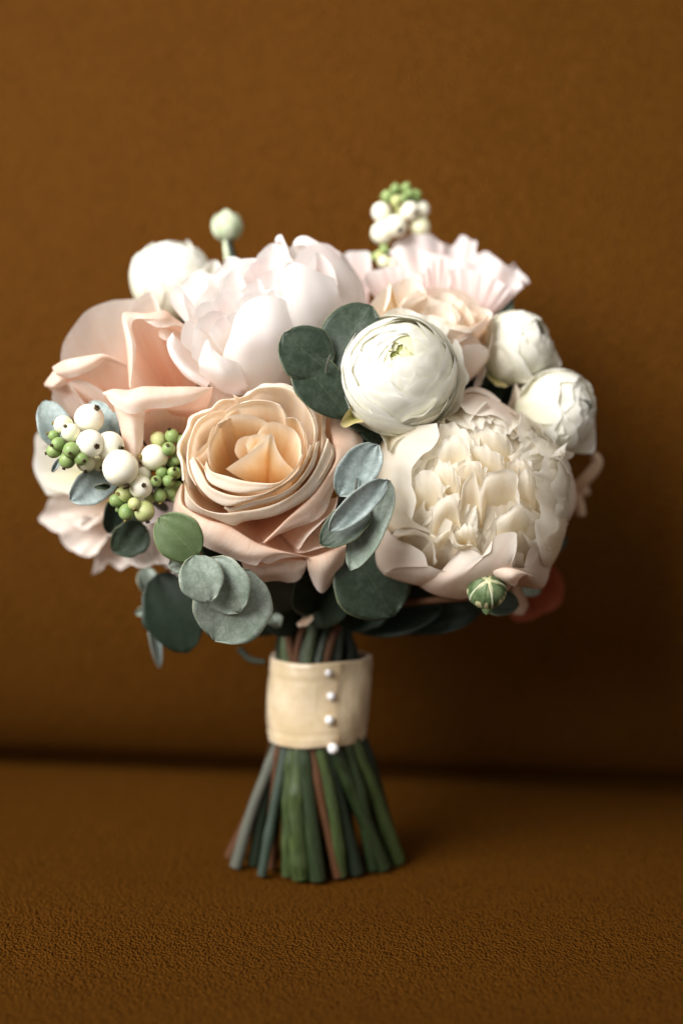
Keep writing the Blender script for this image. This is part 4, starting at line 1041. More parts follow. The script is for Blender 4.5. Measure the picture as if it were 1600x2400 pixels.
# ------------------------------------------------------------------ rear rose, lisianthus and the soft flowers at the edges
def rear_rose():
    f = fr(640, 400, 2.529)
    ax = CD(0.10, 0.70, 0.60)
    P = Plant('rose', 'pale peach rose half hidden behind the front ranunculus', 'rose', ROSES, 's_e', f((960, 1240, 2.6))[0], ax, 'rose')
    p = P.petal
    p(f((548, 830, 4.8), (600, 765, 4.9), (650, 715, 5.0), (692, 690, 5.0), (712, 760, 5.3), (750, 820, 5.6)), p=1.6, q=1.1, noise=0.0006)
    p(f((655, 830, 6.4), (675, 740, 6.2), (695, 672, 6.0), (730, 760, 6.3), (770, 825, 6.5)), f((660, 835, 6.7), (690, 770, 6.6), (700, 690, 6.4), (740, 790, 6.6), (772, 830, 6.6)), p=1.4, q=1.0, noise=0.0004)
    p(f((690, 690, 3.4), (740, 660, 3.0), (800, 640, 2.8), (860, 655, 2.8), (910, 722, 3.2)), p=1.6, q=1.2, noise=0.0006)
    p(f((880, 735, 3.6), (950, 740, 3.6), (1010, 725, 3.5), (1060, 735, 3.6), (1130, 790, 4.0), (1200, 850, 4.6)), p=1.7, q=1.2, noise=0.0006)
    p(f((1120, 790, 4.2), (1200, 805, 4.1), (1275, 825, 4.2), (1282, 862, 4.8), (1240, 910, 5.4), (1190, 930, 5.8)), p=1.7, q=1.15, noise=0.0005)
    p(f((1282, 855, 4.6), (1245, 905, 5.3), (1160, 965, 5.9), (1095, 1005, 6.2), (1040, 1000, 6.3)), f((1278, 872, 4.7), (1245, 920, 5.5), (1160, 980, 6.1), (1098, 1016, 6.3), (1045, 1010, 6.4)), p=1.6, q=1.0, belly=0.06, bulge=0.004, noise=0.0004, mat='blush')
    p(f((800, 860, 6.0), (880, 840, 5.6), (920, 810, 5.2), (990, 800, 5.0), (1050, 830, 5.2), (1085, 890, 5.8)), p=1.7, q=1.2, noise=0.0004)
    p(f((760, 810, 5.6), (800, 770, 5.0), (880, 745, 4.6), (960, 760, 4.6), (1060, 800, 4.8), (1100, 870, 5.4), (1080, 920, 6.0)), p=1.7, q=1.2, noise=0.0005)
    p(f((880, 870, 6.2), (980, 905, 6.5), (1080, 910, 6.4), (1170, 930, 6.2), (1200, 945, 6.0)), f((880, 890, 6.3), (980, 930, 6.6), (1080, 945, 6.6), (1150, 960, 6.4), (1190, 955, 6.1)), p=1.6, q=1.0, noise=0.0004)
    A = frame_from_axis(ax)
    C = f((950, 980, 3.6))[0]
    for k in range(7):
        P.shell(C, A, 0.020 + 0.0015 * k, 2.6, 0.35 + 0.09 * k, k * 2.2, 1.9, flare=0.12, round_=0.3)
    for k in range(5):
        P.shell(C, A, 0.034, 2.8, 1.15, k * 1.26, 1.6, mat='blush', flare=0.05)

def lisianthus():
    f = fr(820, 400, 3.733)
    ax = CD(0.30, 0.85, 0.38)
    P = Plant('lisianthus', 'pink lisianthus with frilled petal edges at the top right', 'lisianthus', 'lisianthus flowers with frilled petals', 's_l', f((820, 1560, -1.0))[0], ax, 'lis')
    p = P.petal
    k = dict(ruf=0.0052, rf=1.9, noise=0.0018, nu=48, rw=4, jag=0.0007)
    p(f((360, 700, -1.5), (420, 620, -2.0), (540, 545, -2.2), (640, 575, -2.2), (720, 562, -2.2), (800, 640, -2.0)), p=1.1, q=1.0, **k)
    p(f((760, 640, -2.4), (880, 645, -2.6), (985, 578, -2.6), (1090, 605, -2.4), (1120, 740, -2.0)), p=1.1, q=1.0, **k)
    p(f((1080, 760, -1.6), (1190, 690, -1.6), (1275, 775, -1.4), (1300, 805, -1.2), (1400, 835, -1.0), (1430, 792, -1.0), (1545, 955, -0.6), (1450, 930, -0.4)), p=1.1, q=1.0, **k)
    p(f((860, 760, 0.2), (960, 790, 0.4), (1080, 800, 0.6), (1250, 830, 0.8), (1380, 850, 0.8), (1500, 1015, 0.8), (1420, 1030, 0.8)), p=1.15, q=1.0, base=f((1000, 1450, 0.4))[0], **k)
    p(f((360, 690, 0.6), (450, 660, 0.4), (600, 690, 0.6), (760, 740, 0.6), (880, 730, 0.4)), p=1.2, q=1.0, base=f((700, 1400, 0.2))[0], **k)
    p(f((600, 960, 1.6), (680, 860, 1.6), (760, 790, 1.5), (860, 770, 1.4), (920, 830, 1.4)), p=1.2, q=1.0, base=f((760, 1400, 0.8))[0], ruf=0.0010, rf=6, nu=30)
    p(f((120, 960, 1.8), (170, 880, 1.6), (280, 860, 1.6), (400, 830, 1.6), (560, 880, 1.6), (640, 960, 1.6)), p=1.3, q=1.0, base=f((500, 1350, 1.0))[0], ruf=0.0008, rf=6, nu=30)
    p(f((860, 860, 1.5), (1000, 850, 1.4), (1150, 900, 1.4), (1300, 960, 1.4), (1400, 1040, 1.2)), p=1.2, q=1.0, base=f((1050, 1400, 0.8))[0], ruf=0.0014, rf=7, nu=34)
    P.leaf((1135, 770, 0.4), (1192, 672, 0.0), 78, 'euc_dark')
    # the pale petal that shows between the peony and the berries
    p(SRC((800, 620, -0.6), (812, 592, -0.8), (845, 588, -0.9), (868, 592, -0.9), (870, 630, -0.6)), base=SRC((860, 760, -0.4))[0], p=1.3, q=1.1, ruf=0.0004)

def edge_flowers():
    # white bloom at the left edge
    ax = CD(-0.7, 0.1, 0.6)
    P = Plant('flower', 'soft white bloom behind the berries at the left edge', 'flower', None, 's_v', SRC((230, 1110, -0.5))[0], ax, 'ran')
    P.petal(SRC((110, 1160, 1.6), (80, 1100, 1.4), (82, 1060, 1.2), (85, 1020, 1.0), (130, 1000, 1.2), (180, 1010, 1.6)), p=1.6, q=1.0, noise=0.0008)
    P.petal(SRC((85, 1105, 1.8), (110, 1135, 2.0), (150, 1155, 2.2), (220, 1155, 2.2), (260, 1130, 2.0)), p=1.6, q=1.0, noise=0.0008, belly=0.05)
    P.petal(SRC((95, 1050, 2.0), (130, 1040, 2.4), (200, 1070, 2.6), (260, 1110, 2.4)), p=1.5, q=1.0, noise=0.0008)
    P.petal(SRC((150, 1000, 0.6), (220, 1000, 0.6), (280, 1040, 0.6), (300, 1100, 0.6)), p=1.5, q=1.0, noise=0.0008)
    # blush bloom at the lower left, far out of focus
    ax = CD(-0.55, -0.35, 0.65)
    P = Plant('flower', 'blurred cream and blush bloom hanging at the lower left', 'flower', None, 's_r', SRC((270, 1180, -1.5))[0], ax, 'pale')
    r = dict(ruf=0.0022, rf=3, noise=0.0014, nu=34, jag=0.0016, p=1.5, q=1.0)
    P.petal(SRC((210, 1140, -0.6), (150, 1150, -0.4), (108, 1185, -0.6), (104, 1225, -0.6), (140, 1250, -0.4)), **r)
    P.petal(SRC((140, 1170, 0.6), (150, 1215, 0.6), (190, 1235, 0.8), (240, 1225, 1.0)), base=SRC((280, 1160, -0.6))[0], **r)
    P.petal(SRC((125, 1235, 0.0), (160, 1280, 0.0), (190, 1300, 0.0), (225, 1296, 0.2), (240, 1270, 0.4)), base=SRC((265, 1195, -1.2))[0], **r)
    P.petal(SRC((190, 1230, 1.4), (215, 1215, 1.6), (250, 1235, 1.6), (268, 1275, 1.4)), base=SRC((290, 1200, 0.2))[0], **r)
    P.petal(SRC((208, 1290, -0.8), (222, 1336, -1.0), (245, 1318, -1.0), (285, 1330, -1.0), (305, 1290, -0.8)), base=SRC((285, 1210, -1.6))[0], **r)
    P.petal(SRC((215, 1215, 1.8), (235, 1208, 2.0), (258, 1215, 2.0), (266, 1240, 1.8)), base=SRC((290, 1190, 0.6))[0], mat='tan', noise=0.0006)
    # pinkish frilled lisianthus under the berries
    ax = CD(-0.2, -0.5, 0.7)
    P = Plant('lisianthus', 'pale pink lisianthus with a frilled edge below the snowberries, left of the olive leaf', 'lisianthus',
              'lisianthus flowers with frilled petals', 's_x', SRC((420, 1200, 2.5))[0], ax, 'lis')
    P.petal(SRC((285, 1290, 4.6), (290, 1262, 4.8), (320, 1262, 5.0), (330, 1230, 5.2), (380, 1190, 5.4)), SRC((288, 1310, 4.4), (310, 1325, 4.6), (335, 1332, 4.8), (370, 1322, 5.0), (420, 1330, 5.0)), p=1.3, q=1.0, ruf=0.0012, rf=7, nu=34, mat='pale')
    P.petal(SRC((330, 1200, 5.4), (370, 1180, 5.6), (420, 1180, 5.8), (450, 1200, 5.6)), SRC((340, 1230, 5.6), (370, 1225, 5.8), (420, 1230, 5.9), (450, 1240, 5.6)), p=1.3, q=1.0, mat='lis', noise=0.0006)
    P.petal(SRC((360, 1320, 4.6), (390, 1330, 4.6), (410, 1346, 4.4), (440, 1350, 4.4), (460, 1330, 4.6)), p=1.3, q=1.0, ruf=0.0012, rf=7, nu=34)
    P.petal(SRC((300, 1180, 3.6), (340, 1160, 3.6), (400, 1150, 3.8), (460, 1180, 4.0)), p=1.4, q=1.0, ruf=0.0008, nu=30)
    # curled nerine petals at the right edge
    ax = CD(0.8, 0.0, 0.4)
    P = Plant('flower', 'tan flower with curled back tips sticking out at the right edge', 'flower', None, 's_u', SRC((1300, 1170, -2.0))[0], ax, 'tan')
    for pts, w in (([(1330, 1160, -2.0), (1365, 1130, -1.8), (1392, 1100, -1.8), (1400, 1078, -1.9), (1388, 1066, -2.0)], 26),
                   ([(1340, 1150, -2.4), (1355, 1180, -2.4), (1362, 1210, -2.5)], 24),
                   ([(1320, 1190, -2.6), (1345, 1160, -2.8), (1380, 1150, -2.8)], 24)):
        pts = np.array(pts, float)
        secs = []
        c = W(pts[:, 0], pts[:, 1], pts[:, 2]); c = spl(c, 14)
        T = np.gradient(c, axis=0); Nn = np.cross(T, F_); Nn /= np.linalg.norm(Nn, axis=1, keepdims=True)
        hw = w * 0.00027 / 2 * np.sin(np.linspace(0.25, 2.75, 14)) ** 0.5
        u = np.linspace(-1, 1, 9)
        G = c[None] + Nn[None] * (hw[None, :, None] * u[:, None, None]) - F_ * (0.0022 * (1 - u[:, None, None] ** 2))
        grid_obj('petal', G.transpose(1, 0, 2), M['tan'], P.t, 0.0006)
    # coral red bloom at the lower right
    ax = CD(0.5, -0.5, 0.3)
    P = Plant('flower', 'coral red bloom far out of focus below the ivory peony', 'flower', None, 's_t', SRC((1200, 1350, -3.5))[0], ax, 'red')
    P.petal(SRC((1250, 1310, -3.0), (1295, 1330, -3.2), (1318, 1370, -3.2), (1310, 1420, -3.2), (1270, 1440, -3.0)), p=1.4, q=1.0, noise=0.0008, belly=0.05)
    P.petal(SRC((1290, 1400, -2.6), (1270, 1440, -2.6), (1220, 1456, -2.6), (1190, 1440, -2.6)), p=1.4, q=1.0, noise=0.0008, belly=0.05)
    P.petal(SRC((1210, 1380, -2.0), (1240, 1350, -1.8), (1280, 1350, -1.8), (1300, 1390, -2.0), (1260, 1430, -2.0)), p=1.4, q=1.0, noise=0.0008)
    P.petal(SRC((1212, 1360, 1.0), (1200, 1395, 0.8), (1190, 1425, 0.6), (1225, 1440, 0.6), (1238, 1420, 0.6)), base=SRC((1220, 1330, 0))[0], p=1.2, q=1.0, mat='tan')

# ------------------------------------------------------------------ ranunculus buds
def buds():
    C = SRC((532, 530, -2.4))[0]
    P = Plant('flower_bud', 'pale green ranunculus bud on a straight stalk above the top peony', 'bud', 'round ranunculus buds', 's_q', C - U_ * 0.008, CD(0, 1, 0.1), 'bud')
    r = 0.0098
    prof = [(r * math.sin(t) * (1.0 + 0.06 * math.cos(t)), -r * math.cos(t) * 0.92 + (0.0022 * max(0, (t - 2.3) / 0.84) ** 2)) for t in np.linspace(0.05, 3.1, 20)]
    lathe_obj('bud', prof, 'bud', P.t, C, CD(-0.03, 1, 0.1), 5, 0.05)
    A = frame_from_axis(CD(-0.03, 1, 0.1))
    for k in range(5):
        grid_obj('sepal', shell(C, A, r * 1.03, 2.9, 0.55, k * 1.2566, 0.95, flare=0.0, round_=0.55), M['bud'], P.t)
    P.twig((532, 552, -2.4), (533, 590, -2.3), (536, 640, -2.0), r=3.0, mat='bud', name='stalk')
    C = SRC((1140, 1382, 8.8))[0]
    P = Plant('flower_bud', 'round green ranunculus bud with pale veins under the ivory peony', 'bud', 'round ranunculus buds', 's_j', C - U_ * 0.004 + F_ * 0.011, CD(0.0, 0.3, 0.9), 'bud_green')
    r = 0.0108
    ax = CD(-0.02, 0.52, 0.85)
    prof = [(r * math.sin(t) * (1.0 - 0.04 * math.cos(2 * t)), -r * 0.98 * math.cos(t)) for t in np.linspace(0.05, 3.12, 18)]
    lathe_obj('bud', prof, 'bud_cream', P.t, C, ax, 5, 0.07, 40)
    A = frame_from_axis(ax)
    for k in range(5):
        G = shell(C, A, r * 1.035, 3.0, 0.16, k * 1.2566 + 0.55, 1.12, flare=0.0, round_=0.28)
        grid_obj('sepal', G, M['bud_green'], P.t)
    for k in range(5):
        G = shell(C, A, r * 1.05, 2.9, 0.12, k * 1.2566 + 0.55 + 0.62, 0.10, flare=0.0, round_=0.1, nu=5)
        grid_obj('vein', G, M['bud'], P.t)
    tail = lathe_obj('bud_tip', [(0.0035, -0.0005), (0.0022, 0.0022), (0.0004, 0.0036)], 'bud_green', P.t, C - U_ * 0.0105 + (-F_) * 0.001, CD(-0.05, -1, 0.1))

# ------------------------------------------------------------------ snowberries
def unit_berry(mat):
    V, F, uv = [], [], []
    nu, nv = 22, 14
    for j in range(nv):
        t = math.pi * j / (nv - 1)
        r = math.sin(t) * (1 + 0.05 * math.cos(t))
        for k in range(nu):
            a = 2 * math.pi * k / nu
            V.append((r * math.cos(a), r * math.sin(a), math.cos(t) * 1.03)); uv.append((k / nu, j / nv))
    for j in range(nv - 1):
        for k in range(nu):
            F.append((j * nu + k, (j + 1) * nu + k, (j + 1) * nu + (k + 1) % nu, j * nu + (k + 1) % nu))
    return mesh_from('berry', np.array(V), F, uv, [M[mat]])
def unit_tip(mat):
    V, F = [], []
    n = 10
    for (r, z) in ((0.9, -0.3), (0.85, 0.5), (1.0, 0.95), (0.55, 0.8), (0.2, 0.45)):
        for k in range(n):
            a = 2 * math.pi * k / n
            rr = r * (1.0 + (0.22 if k % 2 else -0.12) * (z > 0.4))
            V.append((rr * math.cos(a), rr * math.sin(a), z))
    for j in range(4):
        for k in range(n):
            F.append((j * n + k, j * n + (k + 1) % n, (j + 1) * n + (k + 1) % n, (j + 1) * n + k))
    F.append(tuple(4 * n + k for k in range(n)))
    return mesh_from('berry_tip', np.array(V), F, None, [M[mat]])
UB = {k: unit_berry('berry_' + k) for k in 'wcyg'}
UT = {'d': unit_tip('berry_tip'), 'l': unit_tip('berry_tip_l')}

def berry_sprig(label, key, frame, items, d0, stalk, head):
    P = Plant('snowberry_sprig', label, 'berries', BERRIES, key, head, CD(0, 0.5, 0.8), 'berry_w')
    x0, y0, s = frame
    org = Vector(P.t.location)
    for it in items:
        x, y, r, c, dd = it[:5]
        tip = it[5] if len(it) > 5 else None
        tc = it[6] if len(it) > 6 else 'd'
        d = d0 + dd
        ctr = W(x0 + x / s, y0 + y / s, d)
        rad = r / s * (0.85 - d / 100) / FPX
        if tip is None:
            ang = rng.rand() * 6.28
            dv = CD(math.cos(ang), math.sin(ang) - 0.3, -0.3)
        else:
            ox, oy = (tip[0] - x) / r, -(tip[1] - y) / r
            rho = min(math.hypot(ox, oy), 0.98)
            dv = CD(ox, oy, math.sqrt(max(0.0, 1 - rho * rho)) + 1e-3)
        o = bpy.data.objects.new('berry', UB[c]); col.objects.link(o)
        o.parent = P.t
        q = Vector(dv).to_track_quat('Z', 'Y')
        rr = rng.uniform(0.97, 1.03)
        o.rotation_mode = 'QUATERNION'; o.rotation_quaternion = q
        o.location = Vector(ctr) - org
        o.scale = (rad * rr, rad * rr, rad * (1.06 if c in 'gy' else 1.0))
        tpo = bpy.data.objects.new('berry_tip', UT[tc]); col.objects.link(tpo)
        tpo.parent = o
        ts = max(0.20, min(0.36, 0.0013 / rad * 0.75))
        tpo.location = (0, 0, 1.02)
        tpo.scale = (ts, ts, ts)
    P.twig(*stalk, r=1.1)
    return P

def snowberries():
    A_ = [(525, 160, 132, 'w', -0.4, (600, 75)), (300, 212, 85, 'c', 0.2, (210, 195), 'l'), (365, 280, 85, 'c', 0.9, (332, 232)),
          (535, 375, 122, 'w', 0.9, (605, 403)), (705, 398, 128, 'w', 0.2, (810, 425)), (803, 592, 162, 'w', 0.6, (857, 742)),
          (215, 310, 50, 'g', 0.3, (172, 290), 'l'), (255, 380, 62, 'g', 1.0, (213, 393)), (218, 442, 66, 'g', 0.5, (152, 463)),
          (370, 435, 76, 'g', 1.3, (373, 463)), (335, 520, 76, 'g', 0.7, (312, 588)), (455, 510, 62, 'g', 1.2, (487, 530)),
          (500, 540, 88, 'c', 0.0, (503, 618)), (610, 560, 62, 'c', -0.6, (640, 590))]
    berry_sprig('snowberry sprig of large white and green berries nearest the left edge', 's_a', (70, 940, 3.7925), A_, 9.6,
                [(300, 1090, 8.0), (240, 1060, 9.4), (190, 1040, 9.8), (130, 1030, 9.6)], SRC((330, 1150, 6.5))[0])
    B_ = [(1105, 500, 120, 'w', 0.2, (1003, 497), 'l'), (985, 765, 106, 'w', 0.8, (1023, 752)), (1010, 655, 70, 'w', 0.1),
          (1145, 345, 72, 'y', -0.2, (1105, 290), 'l'), (1265, 312, 62, 'g', 0.1, (1245, 262)), (1235, 425, 62, 'g', 0.6, (1232, 400)),
          (1335, 345, 45, 'g', 0.0, (1330, 300)), (1310, 512, 52, 'g', 0.0), (1262, 545, 46, 'g', -0.3), (1172, 638, 54, 'g', 0.3, (1190, 590)),
          (1265, 632, 46, 'g', 0.5, (1285, 612)), (1123, 713, 52, 'g', 0.8, (1122, 697)), (1230, 712, 54, 'g', 0.6, (1270, 705)),
          (1155, 838, 60, 'g', 0.3, (1162, 920), 'l'), (1250, 812, 62, 'g', -0.2), (835, 830, 72, 'y', 0.4, (800, 825), 'l'),
          (770, 882, 60, 'g', 0.5, (705, 890), 'l'), (925, 912, 54, 'y', 1.1, (935, 955), 'l'), (860, 985, 70, 'g', 0.7, (850, 1062), 'l'),
          (1015, 975, 92, 'y', 0.6, (1045, 1063)), (790, 962, 30, 'g', 0.1), (1070, 872, 40, 'y', 0.0), (1300, 640, 50, 'g', 0.0), (1310, 760, 50, 'g', -0.2), (1290, 860, 44, 'g', -0.3)]
    berry_sprig('snowberry sprig of small green berries tucked against the left side of the centre rose', 's_f', (70, 940, 3.7925), B_, 8.8,
                [(400, 1150, 7.0), (380, 1110, 8.4), (340, 1090, 8.9), (315, 1080, 9.0)], SRC((400, 1160, 5.8))[0])
    C_ = [(275, 360, 86, 'w', 0.2), (520, 350, 85, 'w', 0.6, (562, 378)), (620, 340, 80, 'w', -0.2), (285, 540, 102, 'w', 0.2), (400, 480, 98, 'w', 0.9, (430, 530)),
          (610, 490, 92, 'c', 0.0), (330, 222, 56, 'g', 0.3, (270, 230), 'l'), (400, 160, 46, 'g', 0.0, (395, 115), 'l'), (490, 150, 46, 'g', 0.4, (510, 110), 'l'),
          (565, 220, 58, 'g', 0.3, (610, 200), 'l'), (410, 265, 54, 'y', 0.8, (425, 290)), (470, 240, 44, 'g', 0.8), (520, 200, 40, 'g', 0.7), (300, 690, 44, 'g', 0.2),
          (250, 745, 46, 'y', 0.5), (300, 800, 60, 'c', 0.7), (375, 815, 60, 'c', 0.6), (190, 760, 36, 'g', 0.2), (440, 330, 50, 'y', 0.4)]
    berry_sprig('snowberry sprig standing up out of the top of the bouquet', 's_m', (820, 400, 3.733), C_, -2.4,
                [(890, 700, -1.6), (895, 600, -2.2), (915, 520, -2.4), (935, 450, -2.4)], SRC((890, 740, -1.5))[0])

# ------------------------------------------------------------------ eucalyptus and other foliage
def eucalyptus():
    P = Plant('eucalyptus_sprig', 'dark eucalyptus leaves between the top peony and the front ranunculus', 'eucalyptus', SPRIGS, 's_s', SRC((790, 890, 6.5))[0], CD(0, 0, 1), 'euc_dark')
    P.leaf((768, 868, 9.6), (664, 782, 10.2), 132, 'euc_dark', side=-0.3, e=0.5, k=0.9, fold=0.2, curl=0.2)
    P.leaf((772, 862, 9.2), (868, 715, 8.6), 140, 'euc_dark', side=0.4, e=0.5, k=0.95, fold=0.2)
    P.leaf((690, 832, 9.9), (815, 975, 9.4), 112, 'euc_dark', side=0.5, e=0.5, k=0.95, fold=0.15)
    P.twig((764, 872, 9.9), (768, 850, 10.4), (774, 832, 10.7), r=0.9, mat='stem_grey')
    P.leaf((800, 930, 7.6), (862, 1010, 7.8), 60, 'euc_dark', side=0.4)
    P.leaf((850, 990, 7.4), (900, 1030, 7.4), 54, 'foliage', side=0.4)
    P = Plant('eucalyptus_sprig', 'blue grey eucalyptus leaves between the centre rose and the ivory peony', 'eucalyptus', SPRIGS, 's_g', SRC((850, 1230, 7.5))[0], CD(0, 0, 1), 'euc_blue')
    P.leaf((793, 1160, 11.4), (885, 1042, 11.8), 92, 'euc_blue', side=-0.2, e=0.5, k=1.0, fold=0.3)
    P.leaf((906, 1126, 11.9), (772, 1244, 12.2), 66, 'euc_blue', side=0.3, e=0.55, k=0.9, fold=0.3)
    P.leaf((910, 1125, 10.9), (820, 1337, 10.7), 84, 'euc_pale', side=-0.3, e=0.55, k=0.9, fold=0.3)
    P.leaf((862, 1185, 11.2), (752, 1276, 11.0), 84, 'euc_dark', side=-0.4, e=0.55, fold=0.2)
    P.twig((850, 1230, 9.0), (838, 1175, 11.0), (833, 1155, 11.9), (836, 1120, 12.0), r=1.0, mat='stem_grey')
    P = Plant('eucalyptus_sprig', 'round eucalyptus leaves, one olive and three grey, hanging below the centre rose', 'eucalyptus', SPRIGS, 's_c', SRC((520, 1330, 7.0))[0], CD(0, 0, 1), 'euc_pale')
    P.leaf((462, 1306, 11.6), (374, 1212, 11.9), 112, 'euc_green', side=0.4, e=0.48, k=1.0, fold=0.2)
    P.leaf((456, 1302, 11.9), (488, 1412, 12.1), 102, 'euc_pale', side=0.3, e=0.48, k=0.95, fold=0.2)
    P.leaf((490, 1310, 11.2), (560, 1436, 11.0), 120, 'euc_pale', side=-0.5, e=0.48, k=0.9, fold=0.2)
    P.leaf((590, 1340, 10.4), (500, 1500, 10.4), 190, 'euc_pale', side=0.6, e=0.48, k=0.95, fold=0.3)
    P.leaf((470, 1310, 10.6), (395, 1325, 10.5), 64, 'euc_pale', side=0.6, e=0.5, fold=0.2)
    P.twig((520, 1330, 8.5), (470, 1312, 11.2), (446, 1308, 11.9), r=1.0, mat='stem_grey')
    P = Plant('eucalyptus_sprig', 'pale blue eucalyptus leaves around the snowberries at the left edge', 'eucalyptus', SPRIGS, 's_1', SRC((290, 1120, 6.0))[0], CD(0, 0, 1), 'euc_blue')
    P.leaf((150, 1050, 8.0), (104, 940, 7.8), 80, 'euc_blue', side=-0.3, e=0.5, k=0.95)
    P.leaf((255, 1040, 7.6), (215, 940, 7.4), 88, 'euc_blue', side=0.3, e=0.5)
    P.leaf((272, 1108, 8.4), (165, 1172, 8.6), 84, 'euc_blue', side=0.3, e=0.5)
    P.leaf((140, 1075, 8.2), (122, 1106, 8.3), 12, 'euc_blue')
    P.leaf((258, 1140, 9.2), (222, 1142, 9.4), 12, 'euc_dark')
    P.twig((290, 1120, 7.0), (262, 1100, 8.2), (200, 1070, 8.2), r=0.9)
    P = Plant('eucalyptus_sprig', 'shaded dark eucalyptus leaves drooping at the lower left under the flowers', 'eucalyptus', SPRIGS, 's_y', SRC((440, 1330, 2.0))[0], CD(0, 0, 1), 'foliage')
    P.leaf((345, 1240, 6.0), (262, 1290, 5.6), 88, 'euc_dark', side=0.3, e=0.5)
    P.leaf((290, 1160, 5.0), (255, 1250, 4.8), 60, 'foliage', side=0.3, e=0.5)
    P.leaf((372, 1345, 3.2), (440, 1530, 3.0), 145, 'foliage', side=0.3, e=0.5, k=0.95)
    P.leaf((340, 1330, 1.0), (356, 1400, 0.8), 50, 'euc_pale', side=0.3, e=0.5)
    P.leaf((354, 1430, 1.0), (374, 1565, 0.8), 26, 'euc_blue', side=0.3, e=0.6)
    P.leaf((318, 1440, 0.6), (350, 1424, 0.6), 18, 'euc_pale')
    P.twig((440, 1330, 2.4), (390, 1340, 2.6), (356, 1400, 1.4), (356, 1440, 1.0), r=0.9)
    P = Plant('eucalyptus_sprig', 'dark blue eucalyptus leaf under the ivory peony above the ribbon', 'eucalyptus', SPRIGS, 's_n', SRC((860, 1320, 4.5))[0], CD(0, 0, 1), 'euc_dark')
    P.leaf((830, 1290, 7.0), (920, 1445, 6.4), 190, 'euc_dark', side=0.6, e=0.5, k=0.95, fold=0.3)
    P.leaf((1230, 1360, 2.2), (1262, 1392, 1.8), 50, 'euc_pale', side=0.3)
    P.leaf((1130, 1400, 6.0), (1215, 1420, 5.6), 70, 'euc_dark', side=0.3)
    P.leaf((1120, 930, 2.2), (1180, 900, 1.6), 60, 'foliage', side=0.5)
    P.leaf((1110, 850, 3.0), (1140, 900, 2.6), 44, 'foliage', side=0.5)

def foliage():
    P = Plant('leafy_stem', 'dark green leaves packed under the flower heads just above the ribbon, with others added to darken the gaps', 'foliage', None, 's_w', SRC((740, 1400, 1.0))[0], CD(0, 1, 0), 'foliage')
    rng.seed(77)  # collar leaves, plus dark ones added inside so gaps between flowers look dark
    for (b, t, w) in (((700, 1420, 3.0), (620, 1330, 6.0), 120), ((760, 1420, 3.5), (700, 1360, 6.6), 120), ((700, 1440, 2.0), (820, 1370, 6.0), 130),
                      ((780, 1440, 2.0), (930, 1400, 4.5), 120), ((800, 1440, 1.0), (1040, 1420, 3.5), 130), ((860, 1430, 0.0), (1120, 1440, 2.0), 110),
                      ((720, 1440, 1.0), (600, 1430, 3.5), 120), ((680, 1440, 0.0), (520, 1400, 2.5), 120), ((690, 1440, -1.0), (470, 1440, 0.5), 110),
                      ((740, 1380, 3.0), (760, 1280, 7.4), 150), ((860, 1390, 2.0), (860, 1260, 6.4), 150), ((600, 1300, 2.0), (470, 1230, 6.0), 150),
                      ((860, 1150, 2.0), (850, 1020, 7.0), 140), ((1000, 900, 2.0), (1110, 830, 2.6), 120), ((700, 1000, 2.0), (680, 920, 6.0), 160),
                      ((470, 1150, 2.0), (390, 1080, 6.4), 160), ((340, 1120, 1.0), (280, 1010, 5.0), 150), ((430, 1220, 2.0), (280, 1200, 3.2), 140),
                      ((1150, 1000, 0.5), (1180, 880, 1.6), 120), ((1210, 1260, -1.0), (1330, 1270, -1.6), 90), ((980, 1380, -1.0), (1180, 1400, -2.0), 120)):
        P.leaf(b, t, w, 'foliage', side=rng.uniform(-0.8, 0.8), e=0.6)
    # leaves added on the far side of the bouquet, dark behind its gaps
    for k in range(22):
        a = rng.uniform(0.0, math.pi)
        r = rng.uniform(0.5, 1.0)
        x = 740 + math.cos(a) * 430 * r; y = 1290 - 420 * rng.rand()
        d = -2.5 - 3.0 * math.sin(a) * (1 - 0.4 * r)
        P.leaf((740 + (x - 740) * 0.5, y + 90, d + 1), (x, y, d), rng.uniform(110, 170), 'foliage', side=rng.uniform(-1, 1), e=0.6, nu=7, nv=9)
    # small details among the stems
    P.leaf((640, 1440, 3.0), (652, 1470, 3.0), 34, 'euc_pale', name='dry_leaf')
    P.twig((560, 1520, -1.5), (585, 1545, -1.2), (620, 1552, -0.8), r=2.2, mat='stem_blue')
    P.petal(SRC((695, 1462, 3.0), (715, 1455, 3.0), (735, 1435, 3.0)), SRC((700, 1470, 3.2), (722, 1464, 3.2), (738, 1445, 3.2)), base=SRC((735, 1430, 2.0))[0], p=1.0, q=1.0, mat='tan')

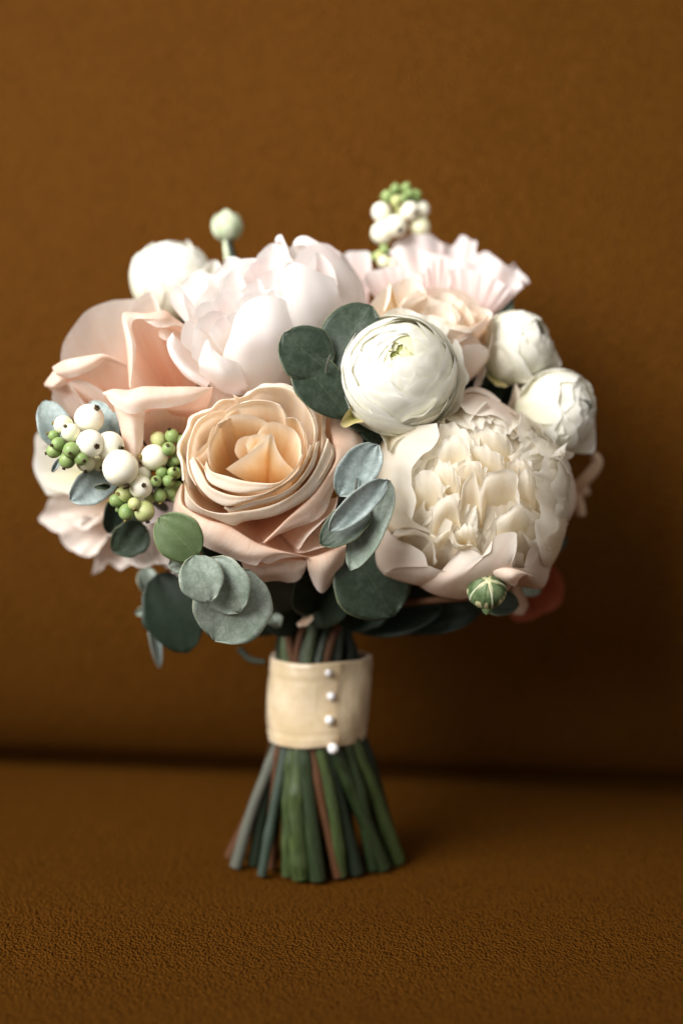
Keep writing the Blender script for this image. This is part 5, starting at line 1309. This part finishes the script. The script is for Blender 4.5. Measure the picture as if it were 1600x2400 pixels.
# ------------------------------------------------------------------ ribbon and pearls
def ribbon():
    f = fr(500, 1500, 3.136)
    b = W(735, 1640, 0.0)
    t = thing('ribbon_wrap', 'gold cream satin ribbon wound round the bouquet stems', 'ribbon', (b[0], b[1], b[2] - 0.026))
    org = np.array(t.location)
    # left/right outline in crop px by height
    rows = [(108, 418, 1162), (125, 414, 1164), (200, 408, 1162), (300, 402, 1160), (400, 398, 1152), (500, 393, 1146), (600, 394, 1136), (680, 398, 1118), (705, 400, 1108), (722, 402, 1102)]
    n = 96
    def surf(y, a, extra=0.0):
        ys = [r[0] for r in rows]
        l = np.interp(y, ys, [r[1] for r in rows]); r = np.interp(y, ys, [r[2] for r in rows])
        cpt = W(500 + (l + r) / 2 / 3.136, 1500 + y / 3.136, 0.0)
        hw = (r - l) / 2 / 3.136 * 0.85 / FPX
        fold = 0.0003 * math.sin(5 * a + y * 0.009) + 0.0002 * math.sin(11 * a - y * 0.02) + 0.0004 * math.sin(3 * a + y * 0.012)
        rr = hw + fold + extra
        Z = np.array([0, 0, 1.0])
        tilt = 0.0007 * math.sin(a * 2 + 0.6) + 0.0003 * math.sin(5 * a)
        return cpt + np.array([math.sin(a) * rr, -math.cos(a) * rr * 0.92, 0]) + Z * tilt
    ys = list(np.linspace(112, 718, 30))
    V = []
    V += [surf(118, 2 * math.pi * k / n, -0.0035) for k in range(n)]
    V += [surf(109, 2 * math.pi * k / n, -0.0006) for k in range(n)]
    for y in ys:
        V += [surf(y, 2 * math.pi * k / n, 0.0004 * math.exp(-((y - 205) / 14) ** 2) - 0.0005 * math.exp(-((y - 228) / 10) ** 2)
                   + 0.0004 * math.exp(-((y - 655) / 12) ** 2) - 0.0004 * math.exp(-((y - 636) / 9) ** 2)) for k in range(n)]
    V += [surf(721, 2 * math.pi * k / n, -0.0008) for k in range(n)]
    V += [surf(714, 2 * math.pi * k / n, -0.0035) for k in range(n)]
    m = len(V) // n
    uv = [(k / n, j / m) for j in range(m) for k in range(n)]
    F = [(j * n + k, (j + 1) * n + k, (j + 1) * n + (k + 1) % n, j * n + (k + 1) % n) for j in range(m - 1) for k in range(n)]
    link('band', mesh_from('band', np.array(V) - org, F, uv, [M['ribbon']]), t)
    # overlapping end of the ribbon, to the right of the pearls
    G = []
    for y in np.linspace(116, 716, 26):
        row = []
        for q in np.linspace(0, 1, 14):
            a = 0.33 + 0.05 * math.sin(y * 0.012) + 0.05 * (y - 116) / 600 + q * 0.9
            row.append(surf(y, a, 0.0007 * (1 - q) + 0.0012 * max(0, 1 - q * 7) * (0.4 + 0.6 * abs(math.sin(y * 0.016)))))
        G.append(row)
    grid_obj('loose_end', np.array(G), M['ribbon'], t)
    PZ = [((840, 178), 29, 'uppermost small pearl pin at the top edge of the ribbon'), ((866, 347), 33, 'second pearl pin from the top of the ribbon'),
          ((862, 515), 35, 'third pearl pin from the top of the ribbon'), ((905, 712), 41, 'largest pearl pin, hanging at the bottom edge of the ribbon')]
    for i, ((x, y), r, lab) in enumerate(PZ):
        rad = r / 3.136 * 0.83 / FPX
        hw_x = (x - 780) / 380
        a = math.asin(max(-1, min(1, hw_x)))
        c = surf(min(y, 716), a, rad * 0.75)
        if y > 700: c = c + np.array([0, 0, -0.001])
        me = bpy.data.meshes.new('pearl_pin')
        V, F = [], []
        nu, nv = 24, 16
        for j in range(nv):
            tt = math.pi * j / (nv - 1)
            for k in range(nu):
                aa = 2 * math.pi * k / nu
                V.append((rad * math.sin(tt) * math.cos(aa), rad * math.sin(tt) * math.sin(aa), rad * math.cos(tt)))
        for j in range(nv - 1):
            for k in range(nu):
                F.append((j * nu + k, (j + 1) * nu + k, (j + 1) * nu + (k + 1) % nu, j * nu + (k + 1) % nu))
        root = thing('pearl_pin', lab, 'pearl pin', c, 'pearl pins down the ribbon')
        link('pearl', mesh_from('pearl', np.array(V), F, None, [M['pearl']]), root)
        link('pin', tube_mesh('pin', np.array([c + np.array([0, rad * 0.6, 0]), c + np.array([0, 0.006, 0.0005]), c + np.array([0, 0.011, 0.001])]),
                              [0.0003, 0.0003], M['pearl'], c, 6, 5), root)

centre_rose(); left_rose(); top_peony(); ivory_peony()
front_ranunculus(); right_ranunculi(); back_ranunculus()
rear_rose(); lisianthus(); edge_flowers(); buds(); snowberries(); eucalyptus(); foliage(); ribbon()
